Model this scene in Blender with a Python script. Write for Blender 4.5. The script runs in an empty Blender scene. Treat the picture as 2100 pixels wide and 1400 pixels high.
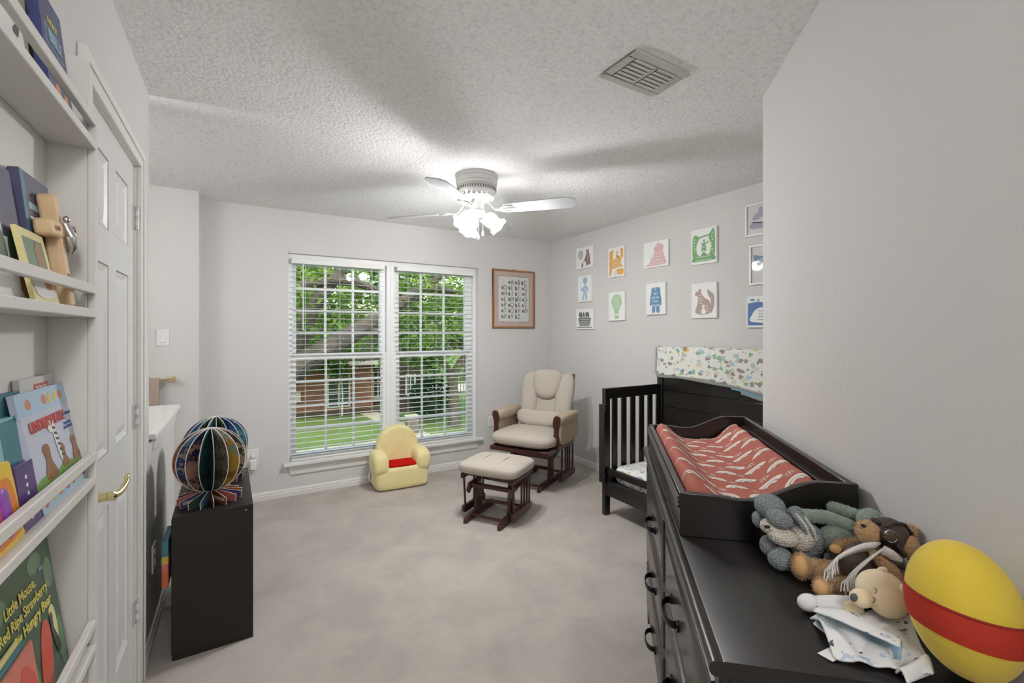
import bpy, bmesh, math, random
from mathutils import Vector, Matrix, Euler

# ------------------------------------------------------------------ camera, world, exposure
S = bpy.context.scene
COL = S.collection
random.seed(7)
R_ = math.radians
YAW = R_(31.1)
cam_d = bpy.data.cameras.new('camera')
cam = bpy.data.objects.new('camera', cam_d)
COL.objects.link(cam)
cam.location = (0, 0, 1.397)
cam.rotation_euler = (R_(90), 0, -YAW)
cam_d.sensor_width = 36
cam_d.lens = 928 / 2100 * 36
cam_d.shift_y = -19 / 2100
cam_d.clip_start = 0.02
cam_d.clip_end = 300
S.camera = cam
S.view_settings.view_transform = 'Standard'
S.view_settings.look = 'None'
S.view_settings.exposure = 1.27
S.view_settings.gamma = 1.0
S.view_settings.use_curve_mapping = False
S.cycles.use_denoising = True
S.cycles.max_bounces = 7
S.cycles.diffuse_bounces = 4
S.cycles.transparent_max_bounces = 12
S.cycles.use_adaptive_sampling = True
S.cycles.adaptive_threshold = 0.05
S.cycles.adaptive_min_samples = 16
S.cycles.sample_clamp_indirect = 6

W = bpy.data.worlds.new('sky')
S.world = W
W.use_nodes = True
wn = W.node_tree.nodes
wl = W.node_tree.links
wn.clear()
w_out = wn.new('ShaderNodeOutputWorld')
w_bg = wn.new('ShaderNodeBackground')
w_sky = wn.new('ShaderNodeTexSky')
w_sky.sky_type = 'NISHITA'
w_sky.sun_disc = False
w_sky.sun_elevation = R_(48)
w_sky.sun_rotation = R_(200)
w_sky.air_density = 1.6
w_sky.dust_density = 3.0
w_bg.inputs['Strength'].default_value = 0.19
wl.new(w_sky.outputs[0], w_bg.inputs[0])
wl.new(w_bg.outputs[0], w_out.inputs[0])

sun_d = bpy.data.lights.new('sun', 'SUN')
sun_d.energy = 0.75
sun_d.angle = R_(3)
sun_d.color = (1.0, 0.94, 0.84)
sun = bpy.data.objects.new('sun', sun_d)
COL.objects.link(sun)
sun.rotation_euler = (R_(40), 0, R_(-25))      # high, from behind the house: lights the lawn, never enters the room

# ------------------------------------------------------------------ materials
def lin(c):
    c = c / 255.0
    return c / 12.92 if c <= 0.04045 else ((c + 0.055) / 1.055) ** 2.4

def col(rgb):
    return (lin(rgb[0]), lin(rgb[1]), lin(rgb[2]), 1.0)

def new_mat(name):
    m = bpy.data.materials.new(name)
    m.use_nodes = True
    nt = m.node_tree
    nt.nodes.clear()
    out = nt.nodes.new('ShaderNodeOutputMaterial')
    return m, nt, out

def node(nt, kind, **kw):
    n = nt.nodes.new(kind)
    for k, v in kw.items():
        if k in n.inputs:
            n.inputs[k].default_value = v
        else:
            setattr(n, k, v)
    return n

def mathn(nt, op, a, b=None):
    n = nt.nodes.new('ShaderNodeMath')
    n.operation = op
    for i, x in enumerate((a, b)):
        if x is None:
            continue
        if isinstance(x, (int, float)):
            n.inputs[i].default_value = x
        else:
            nt.links.new(x, n.inputs[i])
    return n.outputs[0]

def mixc(nt, fac, a, b):
    n = nt.nodes.new('ShaderNodeMix')
    n.data_type = 'RGBA'
    if isinstance(fac, (int, float)):
        n.inputs[0].default_value = fac
    else:
        nt.links.new(fac, n.inputs[0])
    for i, x in ((6, a), (7, b)):
        if isinstance(x, tuple):
            n.inputs[i].default_value = x
        else:
            nt.links.new(x, n.inputs[i])
    return n.outputs[2]

def bump(nt, height, strength, dist):
    b = node(nt, 'ShaderNodeBump', Strength=strength, Distance=dist)
    nt.links.new(height, b.inputs['Height'])
    return b.outputs[0]

MATS = {}
def M(name, rgb, rough=0.5, metal=0.0, spec=0.5, var=0.04, vs=8.0, bmp=0.0, bs=80.0, bd=0.002, emit=0.0, coat=0.0, sheen=0.0, detail=3.0):
    m, nt, out = new_mat(name)
    p = node(nt, 'ShaderNodeBsdfPrincipled')
    p.inputs['Roughness'].default_value = rough
    p.inputs['Metallic'].default_value = metal
    p.inputs['Specular IOR Level'].default_value = spec
    p.inputs['Coat Weight'].default_value = coat
    p.inputs['Sheen Weight'].default_value = sheen
    nt.links.new(p.outputs[0], out.inputs[0])
    tc = node(nt, 'ShaderNodeTexCoord')
    c = col(rgb)
    if var > 0:
        n = node(nt, 'ShaderNodeTexNoise', Scale=vs, Detail=detail)
        nt.links.new(tc.outputs['Object'], n.inputs['Vector'])
        a = tuple(max(0, x * (1 - var)) for x in c[:3]) + (1,)
        b = tuple(min(1, x * (1 + var)) for x in c[:3]) + (1,)
        nt.links.new(mixc(nt, n.outputs[0], a, b), p.inputs['Base Color'])
    else:
        p.inputs['Base Color'].default_value = c
    if bmp > 0:
        n2 = node(nt, 'ShaderNodeTexNoise', Scale=bs, Detail=2.0)
        nt.links.new(tc.outputs['Object'], n2.inputs['Vector'])
        nt.links.new(bump(nt, n2.outputs[0], bmp, bd), p.inputs['Normal'])
    if emit > 0:
        p.inputs['Emission Color'].default_value = c
        p.inputs['Emission Strength'].default_value = emit
    MATS[name] = m
    return m

def M_wall(name, rgb):
    m, nt, out = new_mat(name)
    p = node(nt, 'ShaderNodeBsdfPrincipled', Roughness=0.75)
    p.inputs['Specular IOR Level'].default_value = 0.25
    g = node(nt, 'ShaderNodeNewGeometry')
    n = node(nt, 'ShaderNodeTexNoise', Scale=38.0, Detail=3.0, Roughness=0.55)
    nt.links.new(g.outputs['Position'], n.inputs['Vector'])
    r = node(nt, 'ShaderNodeValToRGB')
    r.color_ramp.elements[0].position = 0.42
    r.color_ramp.elements[1].position = 0.72
    nt.links.new(n.outputs[0], r.inputs[0])
    nt.links.new(bump(nt, r.outputs[0], 0.14, 0.004), p.inputs['Normal'])
    n2 = node(nt, 'ShaderNodeTexNoise', Scale=1.3, Detail=2.0)
    nt.links.new(g.outputs['Position'], n2.inputs['Vector'])
    c = col(rgb)
    a = tuple(x * 0.985 for x in c[:3]) + (1,)
    nt.links.new(mixc(nt, n2.outputs[0], a, c), p.inputs['Base Color'])
    nt.links.new(p.outputs[0], out.inputs[0])
    MATS[name] = m
    return m

def M_ceiling(name, rgb):
    m, nt, out = new_mat(name)
    p = node(nt, 'ShaderNodeBsdfPrincipled', Roughness=0.9)
    p.inputs['Specular IOR Level'].default_value = 0.1
    g = node(nt, 'ShaderNodeNewGeometry')
    n = node(nt, 'ShaderNodeTexNoise', Scale=70.0, Detail=4.0, Roughness=0.62, Distortion=0.6)
    nt.links.new(g.outputs['Position'], n.inputs['Vector'])
    v = node(nt, 'ShaderNodeTexVoronoi', Scale=55.0)
    nt.links.new(g.outputs['Position'], v.inputs['Vector'])
    s = mathn(nt, 'SUBTRACT', n.outputs[0], mathn(nt, 'MULTIPLY', v.outputs['Distance'], 0.45))
    nt.links.new(bump(nt, s, 0.55, 0.014), p.inputs['Normal'])
    r = node(nt, 'ShaderNodeValToRGB')
    r.color_ramp.elements[0].position = 0.0
    r.color_ramp.elements[1].position = 0.30
    c = col(rgb)
    r.color_ramp.elements[0].color = tuple(x * 0.86 for x in c[:3]) + (1,)
    r.color_ramp.elements[1].color = c
    nt.links.new(s, r.inputs[0])
    nt.links.new(r.outputs[0], p.inputs['Base Color'])
    nt.links.new(p.outputs[0], out.inputs[0])
    MATS[name] = m
    return m

def M_carpet(name, rgb):
    m, nt, out = new_mat(name)
    p = node(nt, 'ShaderNodeBsdfPrincipled', Roughness=0.95)
    p.inputs['Specular IOR Level'].default_value = 0.05
    p.inputs['Sheen Weight'].default_value = 0.15
    g = node(nt, 'ShaderNodeNewGeometry')
    n = node(nt, 'ShaderNodeTexNoise', Scale=3.2, Detail=5.0, Roughness=0.6, Distortion=0.5)
    nt.links.new(g.outputs['Position'], n.inputs['Vector'])
    r = node(nt, 'ShaderNodeValToRGB')
    r.color_ramp.elements[0].position = 0.36
    r.color_ramp.elements[1].position = 0.62
    c = col(rgb)
    r.color_ramp.elements[0].color = tuple(x * 0.86 for x in c[:3]) + (1,)
    r.color_ramp.elements[1].color = tuple(x * 1.05 for x in c[:3]) + (1,)
    nt.links.new(n.outputs[0], r.inputs[0])
    f = node(nt, 'ShaderNodeTexNoise', Scale=260.0, Detail=2.0)
    nt.links.new(g.outputs['Position'], f.inputs['Vector'])
    dark = tuple(x * 0.72 for x in c[:3]) + (1,)
    fr = mathn(nt, 'MULTIPLY', mathn(nt, 'SUBTRACT', f.outputs[0], 0.42), 1.2)
    cl = node(nt, 'ShaderNodeClamp')
    nt.links.new(fr, cl.inputs[0])
    nt.links.new(mixc(nt, cl.outputs[0], r.outputs[0], dark), p.inputs['Base Color'])
    h = mathn(nt, 'ADD', f.outputs[0], mathn(nt, 'MULTIPLY', n.outputs[0], 2.0))
    nt.links.new(bump(nt, h, 0.5, 0.006), p.inputs['Normal'])
    nt.links.new(p.outputs[0], out.inputs[0])
    MATS[name] = m
    return m

def M_print(name, base, cols, scale=30.0, size=0.32, stretch=(1, 1, 1), rough=0.8, thin=False, coord='Object', distort=0.6):
    """cloth or paper with scattered printed motifs: cells, each with its own ink"""
    m, nt, out = new_mat(name)
    p = node(nt, 'ShaderNodeBsdfPrincipled', Roughness=rough)
    p.inputs['Specular IOR Level'].default_value = 0.2
    tc = node(nt, 'ShaderNodeTexCoord')
    mp = node(nt, 'ShaderNodeMapping')
    mp.inputs['Scale'].default_value = stretch
    nt.links.new(tc.outputs[coord], mp.inputs[0])
    nz = node(nt, 'ShaderNodeTexNoise', Scale=scale * 1.6, Detail=2.0)
    nt.links.new(mp.outputs[0], nz.inputs['Vector'])
    vm = node(nt, 'ShaderNodeVectorMath', operation='SCALE')
    vm.inputs['Scale'].default_value = distort / scale
    nt.links.new(nz.outputs['Color'], vm.inputs[0])
    va = node(nt, 'ShaderNodeVectorMath', operation='ADD')
    nt.links.new(mp.outputs[0], va.inputs[0])
    nt.links.new(vm.outputs[0], va.inputs[1])
    v = node(nt, 'ShaderNodeTexVoronoi', Scale=scale)
    nt.links.new(va.outputs[0], v.inputs['Vector'])
    sep = node(nt, 'ShaderNodeSeparateColor')
    nt.links.new(v.outputs['Color'], sep.inputs[0])
    ramp = node(nt, 'ShaderNodeValToRGB')
    ramp.color_ramp.interpolation = 'CONSTANT'
    els = ramp.color_ramp.elements
    els[0].position = 0.0
    els[0].color = col(cols[0])
    els[1].position = 1.0 / len(cols)
    els[1].color = col(cols[1 % len(cols)])
    for i in range(2, len(cols)):
        e = els.new(i / len(cols))
        e.color = col(cols[i])
    nt.links.new(sep.outputs[0], ramp.inputs[0])
    inside = mathn(nt, 'LESS_THAN', v.outputs['Distance'], size)
    if thin:
        inner = mathn(nt, 'GREATER_THAN', v.outputs['Distance'], size * 0.62)
        inside = mathn(nt, 'MULTIPLY', inside, inner)
    nt.links.new(mixc(nt, inside, col(base), ramp.outputs[0]), p.inputs['Base Color'])
    nt.links.new(p.outputs[0], out.inputs[0])
    MATS[name] = m
    return m

def M_bands(name, cols, z0, z1, warp=0.02, scale=18.0, rough=0.45, axis=2):
    """printed page: bands of colour with wandering borders, along one object axis"""
    m, nt, out = new_mat(name)
    p = node(nt, 'ShaderNodeBsdfPrincipled', Roughness=rough)
    tc = node(nt, 'ShaderNodeTexCoord')
    sp = node(nt, 'ShaderNodeSeparateXYZ')
    nt.links.new(tc.outputs['Object'], sp.inputs[0])
    n = node(nt, 'ShaderNodeTexNoise', Scale=scale, Detail=4.0)
    nt.links.new(tc.outputs['Object'], n.inputs['Vector'])
    w = mathn(nt, 'MULTIPLY', mathn(nt, 'SUBTRACT', n.outputs[0], 0.5), warp * 2)
    z = mathn(nt, 'ADD', sp.outputs[axis], w)
    t = mathn(nt, 'DIVIDE', mathn(nt, 'SUBTRACT', z, z0), z1 - z0)
    ramp = node(nt, 'ShaderNodeValToRGB')
    ramp.color_ramp.interpolation = 'CONSTANT'
    els = ramp.color_ramp.elements
    els[0].color = col(cols[0])
    els[1].position = 1.0 / len(cols)
    els[1].color = col(cols[1 % len(cols)])
    for i in range(2, len(cols)):
        e = els.new(i / len(cols))
        e.color = col(cols[i])
    nt.links.new(t, ramp.inputs[0])
    nt.links.new(ramp.outputs[0], p.inputs['Base Color'])
    nt.links.new(p.outputs[0], out.inputs[0])
    MATS[name] = m
    return m

def M_knit(name, rgb, scale=160.0):
    m, nt, out = new_mat(name)
    p = node(nt, 'ShaderNodeBsdfPrincipled', Roughness=0.95)
    p.inputs['Specular IOR Level'].default_value = 0.1
    tc = node(nt, 'ShaderNodeTexCoord')
    v = node(nt, 'ShaderNodeTexVoronoi', Scale=scale, Randomness=0.35)
    nt.links.new(tc.outputs['Object'], v.inputs['Vector'])
    h = mathn(nt, 'SUBTRACT', 1.0, v.outputs['Distance'])
    nt.links.new(bump(nt, h, 1.0, 0.004), p.inputs['Normal'])
    c = col(rgb)
    d = tuple(x * 0.5 for x in c[:3]) + (1,)
    cl = node(nt, 'ShaderNodeClamp')
    nt.links.new(mathn(nt, 'MULTIPLY', v.outputs['Distance'], 1.1), cl.inputs[0])
    nt.links.new(mixc(nt, cl.outputs[0], c, d), p.inputs['Base Color'])
    nt.links.new(p.outputs[0], out.inputs[0])
    MATS[name] = m
    return m

def M_leaf(name, a, b, scale=3.0):
    m, nt, out = new_mat(name)
    d = node(nt, 'ShaderNodeBsdfDiffuse')
    t = node(nt, 'ShaderNodeBsdfTranslucent')
    mx = node(nt, 'ShaderNodeMixShader', Fac=0.4)
    g = node(nt, 'ShaderNodeNewGeometry')
    n = node(nt, 'ShaderNodeTexNoise', Scale=scale, Detail=3.0)
    nt.links.new(g.outputs['Position'], n.inputs['Vector'])
    r = node(nt, 'ShaderNodeValToRGB')
    r.color_ramp.elements[0].position = 0.35
    r.color_ramp.elements[1].position = 0.65
    r.color_ramp.elements[0].color = col(a)
    r.color_ramp.elements[1].color = col(b)
    nt.links.new(n.outputs[0], r.inputs[0])
    nt.links.new(r.outputs[0], d.inputs[0])
    nt.links.new(r.outputs[0], t.inputs[0])
    nt.links.new(d.outputs[0], mx.inputs[1])
    nt.links.new(t.outputs[0], mx.inputs[2])
    nt.links.new(mx.outputs[0], out.inputs[0])
    MATS[name] = m
    return m

def M_glass(name, tint=(245, 250, 248), gloss=0.07):
    m, nt, out = new_mat(name)
    t = node(nt, 'ShaderNodeBsdfTransparent')
    t.inputs[0].default_value = col(tint)
    g = node(nt, 'ShaderNodeBsdfGlossy', Roughness=0.02)
    mx = node(nt, 'ShaderNodeMixShader', Fac=gloss)
    nt.links.new(t.outputs[0], mx.inputs[1])
    nt.links.new(g.outputs[0], mx.inputs[2])
    nt.links.new(mx.outputs[0], out.inputs[0])
    MATS[name] = m
    return m

def M_shade(name, strength, block=0.945):
    """lit frosted lamp glass: lets some light through and glows"""
    m, nt, out = new_mat(name)
    t = node(nt, 'ShaderNodeBsdfTransparent')
    e = node(nt, 'ShaderNodeEmission', Strength=strength)
    e.inputs[0].default_value = (1, 0.97, 0.92, 1)
    mx = node(nt, 'ShaderNodeMixShader', Fac=block)
    nt.links.new(t.outputs[0], mx.inputs[1])
    nt.links.new(e.outputs[0], mx.inputs[2])
    nt.links.new(mx.outputs[0], out.inputs[0])
    MATS[name] = m
    return m

def M_brick(name):
    m, nt, out = new_mat(name)
    p = node(nt, 'ShaderNodeBsdfPrincipled', Roughness=0.9)
    tc = node(nt, 'ShaderNodeTexCoord')
    mp = node(nt, 'ShaderNodeMapping')
    mp.inputs['Rotation'].default_value = (R_(90), 0, 0)
    nt.links.new(tc.outputs['Object'], mp.inputs[0])
    b = node(nt, 'ShaderNodeTexBrick', Scale=1.0)
    b.inputs['Color1'].default_value = col((150, 92, 66))
    b.inputs['Color2'].default_value = col((118, 72, 54))
    b.inputs['Mortar'].default_value = col((150, 138, 124))
    b.inputs['Brick Width'].default_value = 0.19
    b.inputs['Row Height'].default_value = 0.085
    b.inputs['Mortar Size'].default_value = 0.010
    nt.links.new(mp.outputs[0], b.inputs[0])
    nt.links.new(b.outputs[0], p.inputs['Base Color'])
    nt.links.new(p.outputs[0], out.inputs[0])
    MATS[name] = m
    return m

M_wall('wall_paint', (213, 211, 209))
M_ceiling('popcorn_ceiling', (241, 241, 240))
M_carpet('carpet', (186, 178, 170))
M('trim_white', (226, 225, 222), rough=0.4, var=0.01)
M('door_white', (222, 222, 220), rough=0.38, var=0.01)
M('shelf_white', (219, 217, 212), rough=0.5, var=0.015)
M('blind_white', (232, 233, 231), rough=0.45, var=0.01)
M('vinyl_white', (238, 239, 240), rough=0.35, var=0.01)
M('plate_white', (228, 228, 228), rough=0.35, var=0.01)
M('fan_white', (212, 212, 210), rough=0.35, var=0.01)
M('blade_white', (186, 188, 191), rough=0.4, var=0.02)
M('vent_paint', (190, 190, 184), rough=0.5, var=0.05)
M('vent_dark', (60, 58, 54), rough=0.8, var=0.05)
M('hinge_paint', (196, 194, 190), rough=0.35, var=0.02, metal=0.2)
M('brass', (222, 208, 158), rough=0.2, metal=1.0, var=0.03)
M('black_wood', (30, 26, 24), rough=0.32, spec=0.5, var=0.12, vs=6, bmp=0.03, bs=40, coat=0.15)
M('black_laminate', (38, 33, 30), rough=0.45, spec=0.4, var=0.06, bmp=0.03, bs=300)
M('black_metal', (34, 32, 30), rough=0.35, metal=0.6, var=0.03)
M('cherry_wood', (66, 30, 22), rough=0.3, var=0.25, vs=14, coat=0.2)
M('oak_frame', (160, 108, 66), rough=0.45, var=0.18, vs=22)
M('pale_wood', (220, 188, 146), rough=0.5, var=0.12, vs=26)
M('silver', (200, 200, 200), rough=0.25, metal=1.0, var=0.05)
M('chair_fabric', (182, 174, 163), rough=0.85, spec=0.2, var=0.03, bmp=0.12, bs=500, bd=0.001)
M('arm_fabric', (174, 158, 138), rough=0.85, spec=0.2, var=0.03, bmp=0.12, bs=500, bd=0.001)
M('piping', (70, 66, 62), rough=0.8, var=0.05)
M('plush_yellow', (236, 222, 164), rough=0.95, spec=0.1, var=0.09, vs=14, bmp=0.3, bs=160, bd=0.004, sheen=0.3)
M('plush_red', (190, 22, 14), rough=0.9, spec=0.1, var=0.1, vs=20, bmp=0.2, bs=200, bd=0.003)
M('egg_yellow', (226, 198, 72), rough=0.85, spec=0.15, var=0.05, vs=6, bmp=0.06, bs=250, bd=0.002, sheen=0.2)
M('egg_red', (190, 62, 48), rough=0.85, spec=0.15, var=0.05, vs=8, bmp=0.06, bs=250, bd=0.002)
M('egg_band_edge', (150, 38, 32), rough=0.85, var=0.05)
M('teddy_fur', (200, 164, 124), rough=1.0, spec=0.05, var=0.22, vs=60, bmp=0.9, bs=170, bd=0.008, sheen=0.3)
M('teddy_pad', (216, 172, 120), rough=0.9, spec=0.1, var=0.08, vs=30)
M('cream_plush', (236, 219, 184), rough=0.95, spec=0.1, var=0.04, vs=12, bmp=0.12, bs=300, bd=0.002, sheen=0.3)
M('sage_fur', (150, 164, 152), rough=1.0, spec=0.05, var=0.18, vs=45, bmp=0.7, bs=120, bd=0.007, sheen=0.35)
M('jacket_brown', (74, 60, 52), rough=0.6, var=0.08, bmp=0.1, bs=120)
M('goggle_rim', (52, 50, 48), rough=0.35, var=0.05)
M('goggle_lens', (86, 76, 66), rough=0.08, spec=0.7, var=0.05)
M('scarf_white', (225, 222, 220), rough=0.9, var=0.03, bmp=0.2, bs=260)
M('nose_dark', (38, 34, 32), rough=0.4, var=0.02)
M('nose_grey', (84, 88, 94), rough=0.6, var=0.02)
M('blue_lining', (156, 186, 202), rough=0.95, var=0.05, bmp=0.2, bs=220)
M('tag_white', (226, 226, 228), rough=0.7, var=0.02)
M('tray_inner', (48, 33, 30), rough=0.35, var=0.1)
M('pad_rust', (178, 106, 94), rough=0.85, spec=0.2, var=0.03, vs=12)
M('pad_print', (226, 218, 208), rough=0.85, var=0.02)
M('pad_print_green', (132, 136, 124), rough=0.85, var=0.02)
M('quilt_grey', (150, 150, 148), rough=0.95, var=0.06, bmp=0.4, bs=180, bd=0.003)
M('quilt_blue', (120, 178, 200), rough=0.95, var=0.05)
M('towel_taupe', (178, 160, 148), rough=1.0, var=0.06, bmp=0.6, bs=220, bd=0.004)
M('mat_pink', (214, 190, 180), rough=0.8, var=0.02)
M('mat_line', (110, 108, 106), rough=0.8, var=0.02)
M('paper', (236, 237, 235), rough=0.7, var=0.01)
M('page_white', (224, 220, 210), rough=0.7, var=0.02)
M('ink_grey', (82, 78, 74), rough=0.7, var=0.05)
M('cable', (120, 112, 100), rough=0.6, var=0.05)
M_glass('window_glass', (245, 250, 248), 0.03)
M_glass('picture_glass', (250, 250, 250), 0.06)
M_knit('knit_grey', (158, 168, 170))
M_knit('knit_cream', (238, 232, 218))
M_print('quilt_print', (228, 228, 220), [(216, 186, 96), (120, 158, 168), (150, 148, 146), (150, 178, 152), (214, 208, 190), (176, 196, 206), (160, 140, 130)], scale=20, size=0.42, stretch=(1, 1, 1.3), distort=1.0)
M_print('sheet_print', (226, 226, 224), [(140, 148, 166), (208, 176, 110), (150, 156, 166), (172, 176, 182), (146, 146, 152)], scale=19, size=0.42, stretch=(1.7, 0.8, 1), thin=True, distort=1.1)
M_print('lovey_print', (226, 226, 226), [(120, 132, 150), (226, 226, 226), (90, 92, 98), (226, 226, 226), (180, 196, 214)], scale=30, size=0.24, stretch=(1, 1.6, 1), distort=1.6)
# outdoors
M_leaf('leaf_near', (70, 104, 44), (156, 186, 84), 1.4)
M_leaf('leaf_mid', (52, 86, 44), (116, 150, 72), 0.9)
M_leaf('leaf_dark', (26, 58, 34), (60, 100, 54), 0.8)
M('bark', (92, 84, 76), rough=0.95, var=0.35, vs=9, bmp=1.0, bs=14, bd=0.05)
M('lawn_green', (112, 132, 74), rough=1.0, spec=0.05, var=0.35, vs=0.7, bmp=0.6, bs=40, bd=0.05, detail=4)
M('concrete', (196, 184, 164), rough=0.9, var=0.08, vs=2)
M('asphalt_roof', (96, 90, 86), rough=0.95, var=0.2, vs=6)
M('house_trim', (214, 210, 200), rough=0.6, var=0.03)
M('house_glass', (58, 74, 76), rough=0.1, spec=0.8, var=0.2, vs=2)
M('house_dark', (72, 58, 50), rough=0.8, var=0.2, vs=3)
M('mulch', (84, 70, 58), rough=1.0, var=0.3, vs=8)
M('stone_pillar', (110, 100, 92), rough=0.9, var=0.4, vs=12, bmp=0.8, bs=20, bd=0.03)
M('fence_dark', (50, 46, 42), rough=0.7, var=0.1)
M_brick('house_brick')

# ------------------------------------------------------------------ mesh building
def rotm(rx=0, ry=0, rz=0):
    return Euler((R_(rx), R_(ry), R_(rz)), 'XYZ').to_matrix()

class MB:
    def __init__(s):
        s.v, s.f, s.mi, s.m = [], [], [], 0

    def add(s, vs, fs):
        o = len(s.v)
        s.v += [tuple(p) for p in vs]
        for f in fs:
            s.f.append(tuple(i + o for i in f))
            s.mi.append(s.m)
        return s

    def slot(s, i):
        s.m = i
        return s

    def box(s, x0, x1, y0, y1, z0, z1):
        vs = [(x0, y0, z0), (x1, y0, z0), (x1, y1, z0), (x0, y1, z0), (x0, y0, z1), (x1, y0, z1), (x1, y1, z1), (x0, y1, z1)]
        return s.add(vs, [(0, 3, 2, 1), (4, 5, 6, 7), (0, 1, 5, 4), (1, 2, 6, 5), (2, 3, 7, 6), (3, 0, 4, 7)])

    def obox(s, c, size, rot=None):
        c = Vector(c)
        h = [x / 2 for x in size]
        vs = []
        for dz in (-1, 1):
            for dx, dy in ((-1, -1), (1, -1), (1, 1), (-1, 1)):
                p = Vector((dx * h[0], dy * h[1], dz * h[2]))
                if rot is not None:
                    p = rot @ p
                vs.append(c + p)
        return s.add(vs, [(0, 3, 2, 1), (4, 5, 6, 7), (0, 1, 5, 4), (1, 2, 6, 5), (2, 3, 7, 6), (3, 0, 4, 7)])

    def prism(s, poly, a0, a1, axis='y'):
        n = len(poly)
        def P(p, a):
            if axis == 'y':
                return (p[0], a, p[1])
            if axis == 'x':
                return (a, p[0], p[1])
            return (p[0], p[1], a)
        vs = [P(p, a0) for p in poly] + [P(p, a1) for p in poly]
        fs = [tuple(range(n)), tuple(range(2 * n - 1, n - 1, -1))]
        fs += [(i, i + n, (i + 1) % n + n, (i + 1) % n) for i in range(n)]
        return s.add(vs, fs)

    def tube(s, pts, r, n=8, cap=True, ry=None):
        pts = [Vector(p) for p in pts]
        k = len(pts)
        rs = [r] * k if isinstance(r, (int, float)) else list(r)
        vs, fs = [], []
        up = Vector((0, 0, 1))
        for i, p in enumerate(pts):
            t = (pts[min(i + 1, k - 1)] - pts[max(i - 1, 0)])
            if t.length < 1e-9:
                t = Vector((0, 0, 1))
            t.normalize()
            a = up.cross(t)
            if a.length < 0.05:
                a = Vector((1, 0, 0)).cross(t)
            a.normalize()
            b = t.cross(a)
            for j in range(n):
                q = 2 * math.pi * j / n
                vs.append(p + a * (math.cos(q) * rs[i]) + b * (math.sin(q) * (rs[i] if ry is None else ry)))
        for i in range(k - 1):
            for j in range(n):
                j2 = (j + 1) % n
                fs.append((i * n + j, i * n + j2, (i + 1) * n + j2, (i + 1) * n + j))
        if cap:
            fs.append(tuple(range(n - 1, -1, -1)))
            fs.append(tuple(range((k - 1) * n, k * n)))
        return s.add(vs, fs)

    def lathe(s, prof, n=24, c=(0, 0, 0), rot=None, cap=True, wob=None):
        c = Vector(c)
        vs, fs = [], []
        for i, (r, z) in enumerate(prof):
            for j in range(n):
                q = 2 * math.pi * j / n
                rr = r if wob is None else r * wob(i, q)
                p = Vector((math.cos(q) * rr, math.sin(q) * rr, z))
                if rot is not None:
                    p = rot @ p
                vs.append(c + p)
        k = len(prof)
        for i in range(k - 1):
            for j in range(n):
                j2 = (j + 1) % n
                fs.append((i * n + j, i * n + j2, (i + 1) * n + j2, (i + 1) * n + j))
        if cap:
            fs.append(tuple(range(n - 1, -1, -1)))
            fs.append(tuple(range((k - 1) * n, k * n)))
        return s.add(vs, fs)

    def ell(s, c, r, rot=None, nu=20, nv=12, e=1.0, e2=None, fn=None):
        """ellipsoid; e < 1 squares it off into a cushion"""
        c = Vector(c)
        e2 = e if e2 is None else e2
        def pw(x, k):
            return math.copysign(abs(x) ** k, x)
        vs, fs = [], []
        for i in range(nv + 1):
            la = -math.pi / 2 + math.pi * i / nv
            for j in range(nu):
                lo = 2 * math.pi * j / nu
                d = Vector((pw(math.cos(la), e2) * pw(math.cos(lo), e), pw(math.cos(la), e2) * pw(math.sin(lo), e), pw(math.sin(la), e2)))
                k = 1.0 if fn is None else fn(d)
                p = Vector((d.x * r[0] * k, d.y * r[1] * k, d.z * r[2] * k))
                if rot is not None:
                    p = rot @ p
                vs.append(c + p)
        for i in range(nv):
            for j in range(nu):
                j2 = (j + 1) % nu
                fs.append((i * nu + j, i * nu + j2, (i + 1) * nu + j2, (i + 1) * nu + j))
        return s.add(vs, fs)

    def surf(s, fn, nu, nv):
        vs = [fn(i / nu, j / nv) for j in range(nv + 1) for i in range(nu + 1)]
        fs = [(j * (nu + 1) + i, j * (nu + 1) + i + 1, (j + 1) * (nu + 1) + i + 1, (j + 1) * (nu + 1) + i) for j in range(nv) for i in range(nu)]
        return s.add(vs, fs)

    def mesh(s, name, mats, smooth=False, angle=45, merge=True, fix=True):
        me = bpy.data.meshes.new(name)
        me.from_pydata(s.v, [], s.f)
        if not isinstance(mats, (list, tuple)):
            mats = [mats]
        for m in mats:
            me.materials.append(MATS[m])
        if len(mats) > 1:
            me.polygons.foreach_set('material_index', s.mi)
        if fix:
            bm = bmesh.new()
            bm.from_mesh(me)
            if merge:
                bmesh.ops.remove_doubles(bm, verts=bm.verts, dist=1e-6)
            bmesh.ops.recalc_face_normals(bm, faces=bm.faces)
            bm.to_mesh(me)
            bm.free()
        if smooth:
            me.polygons.foreach_set('use_smooth', [True] * len(me.polygons))
            me.set_sharp_from_angle(angle=R_(angle))
        me.update()
        return me

    def build(s, name, mats, parent=None, smooth=False, bevel=0.0, seg=2, loc=None, rz=None, sub=0, angle=45, fix=True, thick=0.0):
        me = s.mesh(name, mats, smooth or bevel > 0, angle, fix=fix)
        return link(name, me, parent, bevel, seg, loc, rz, sub, thick)

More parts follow.
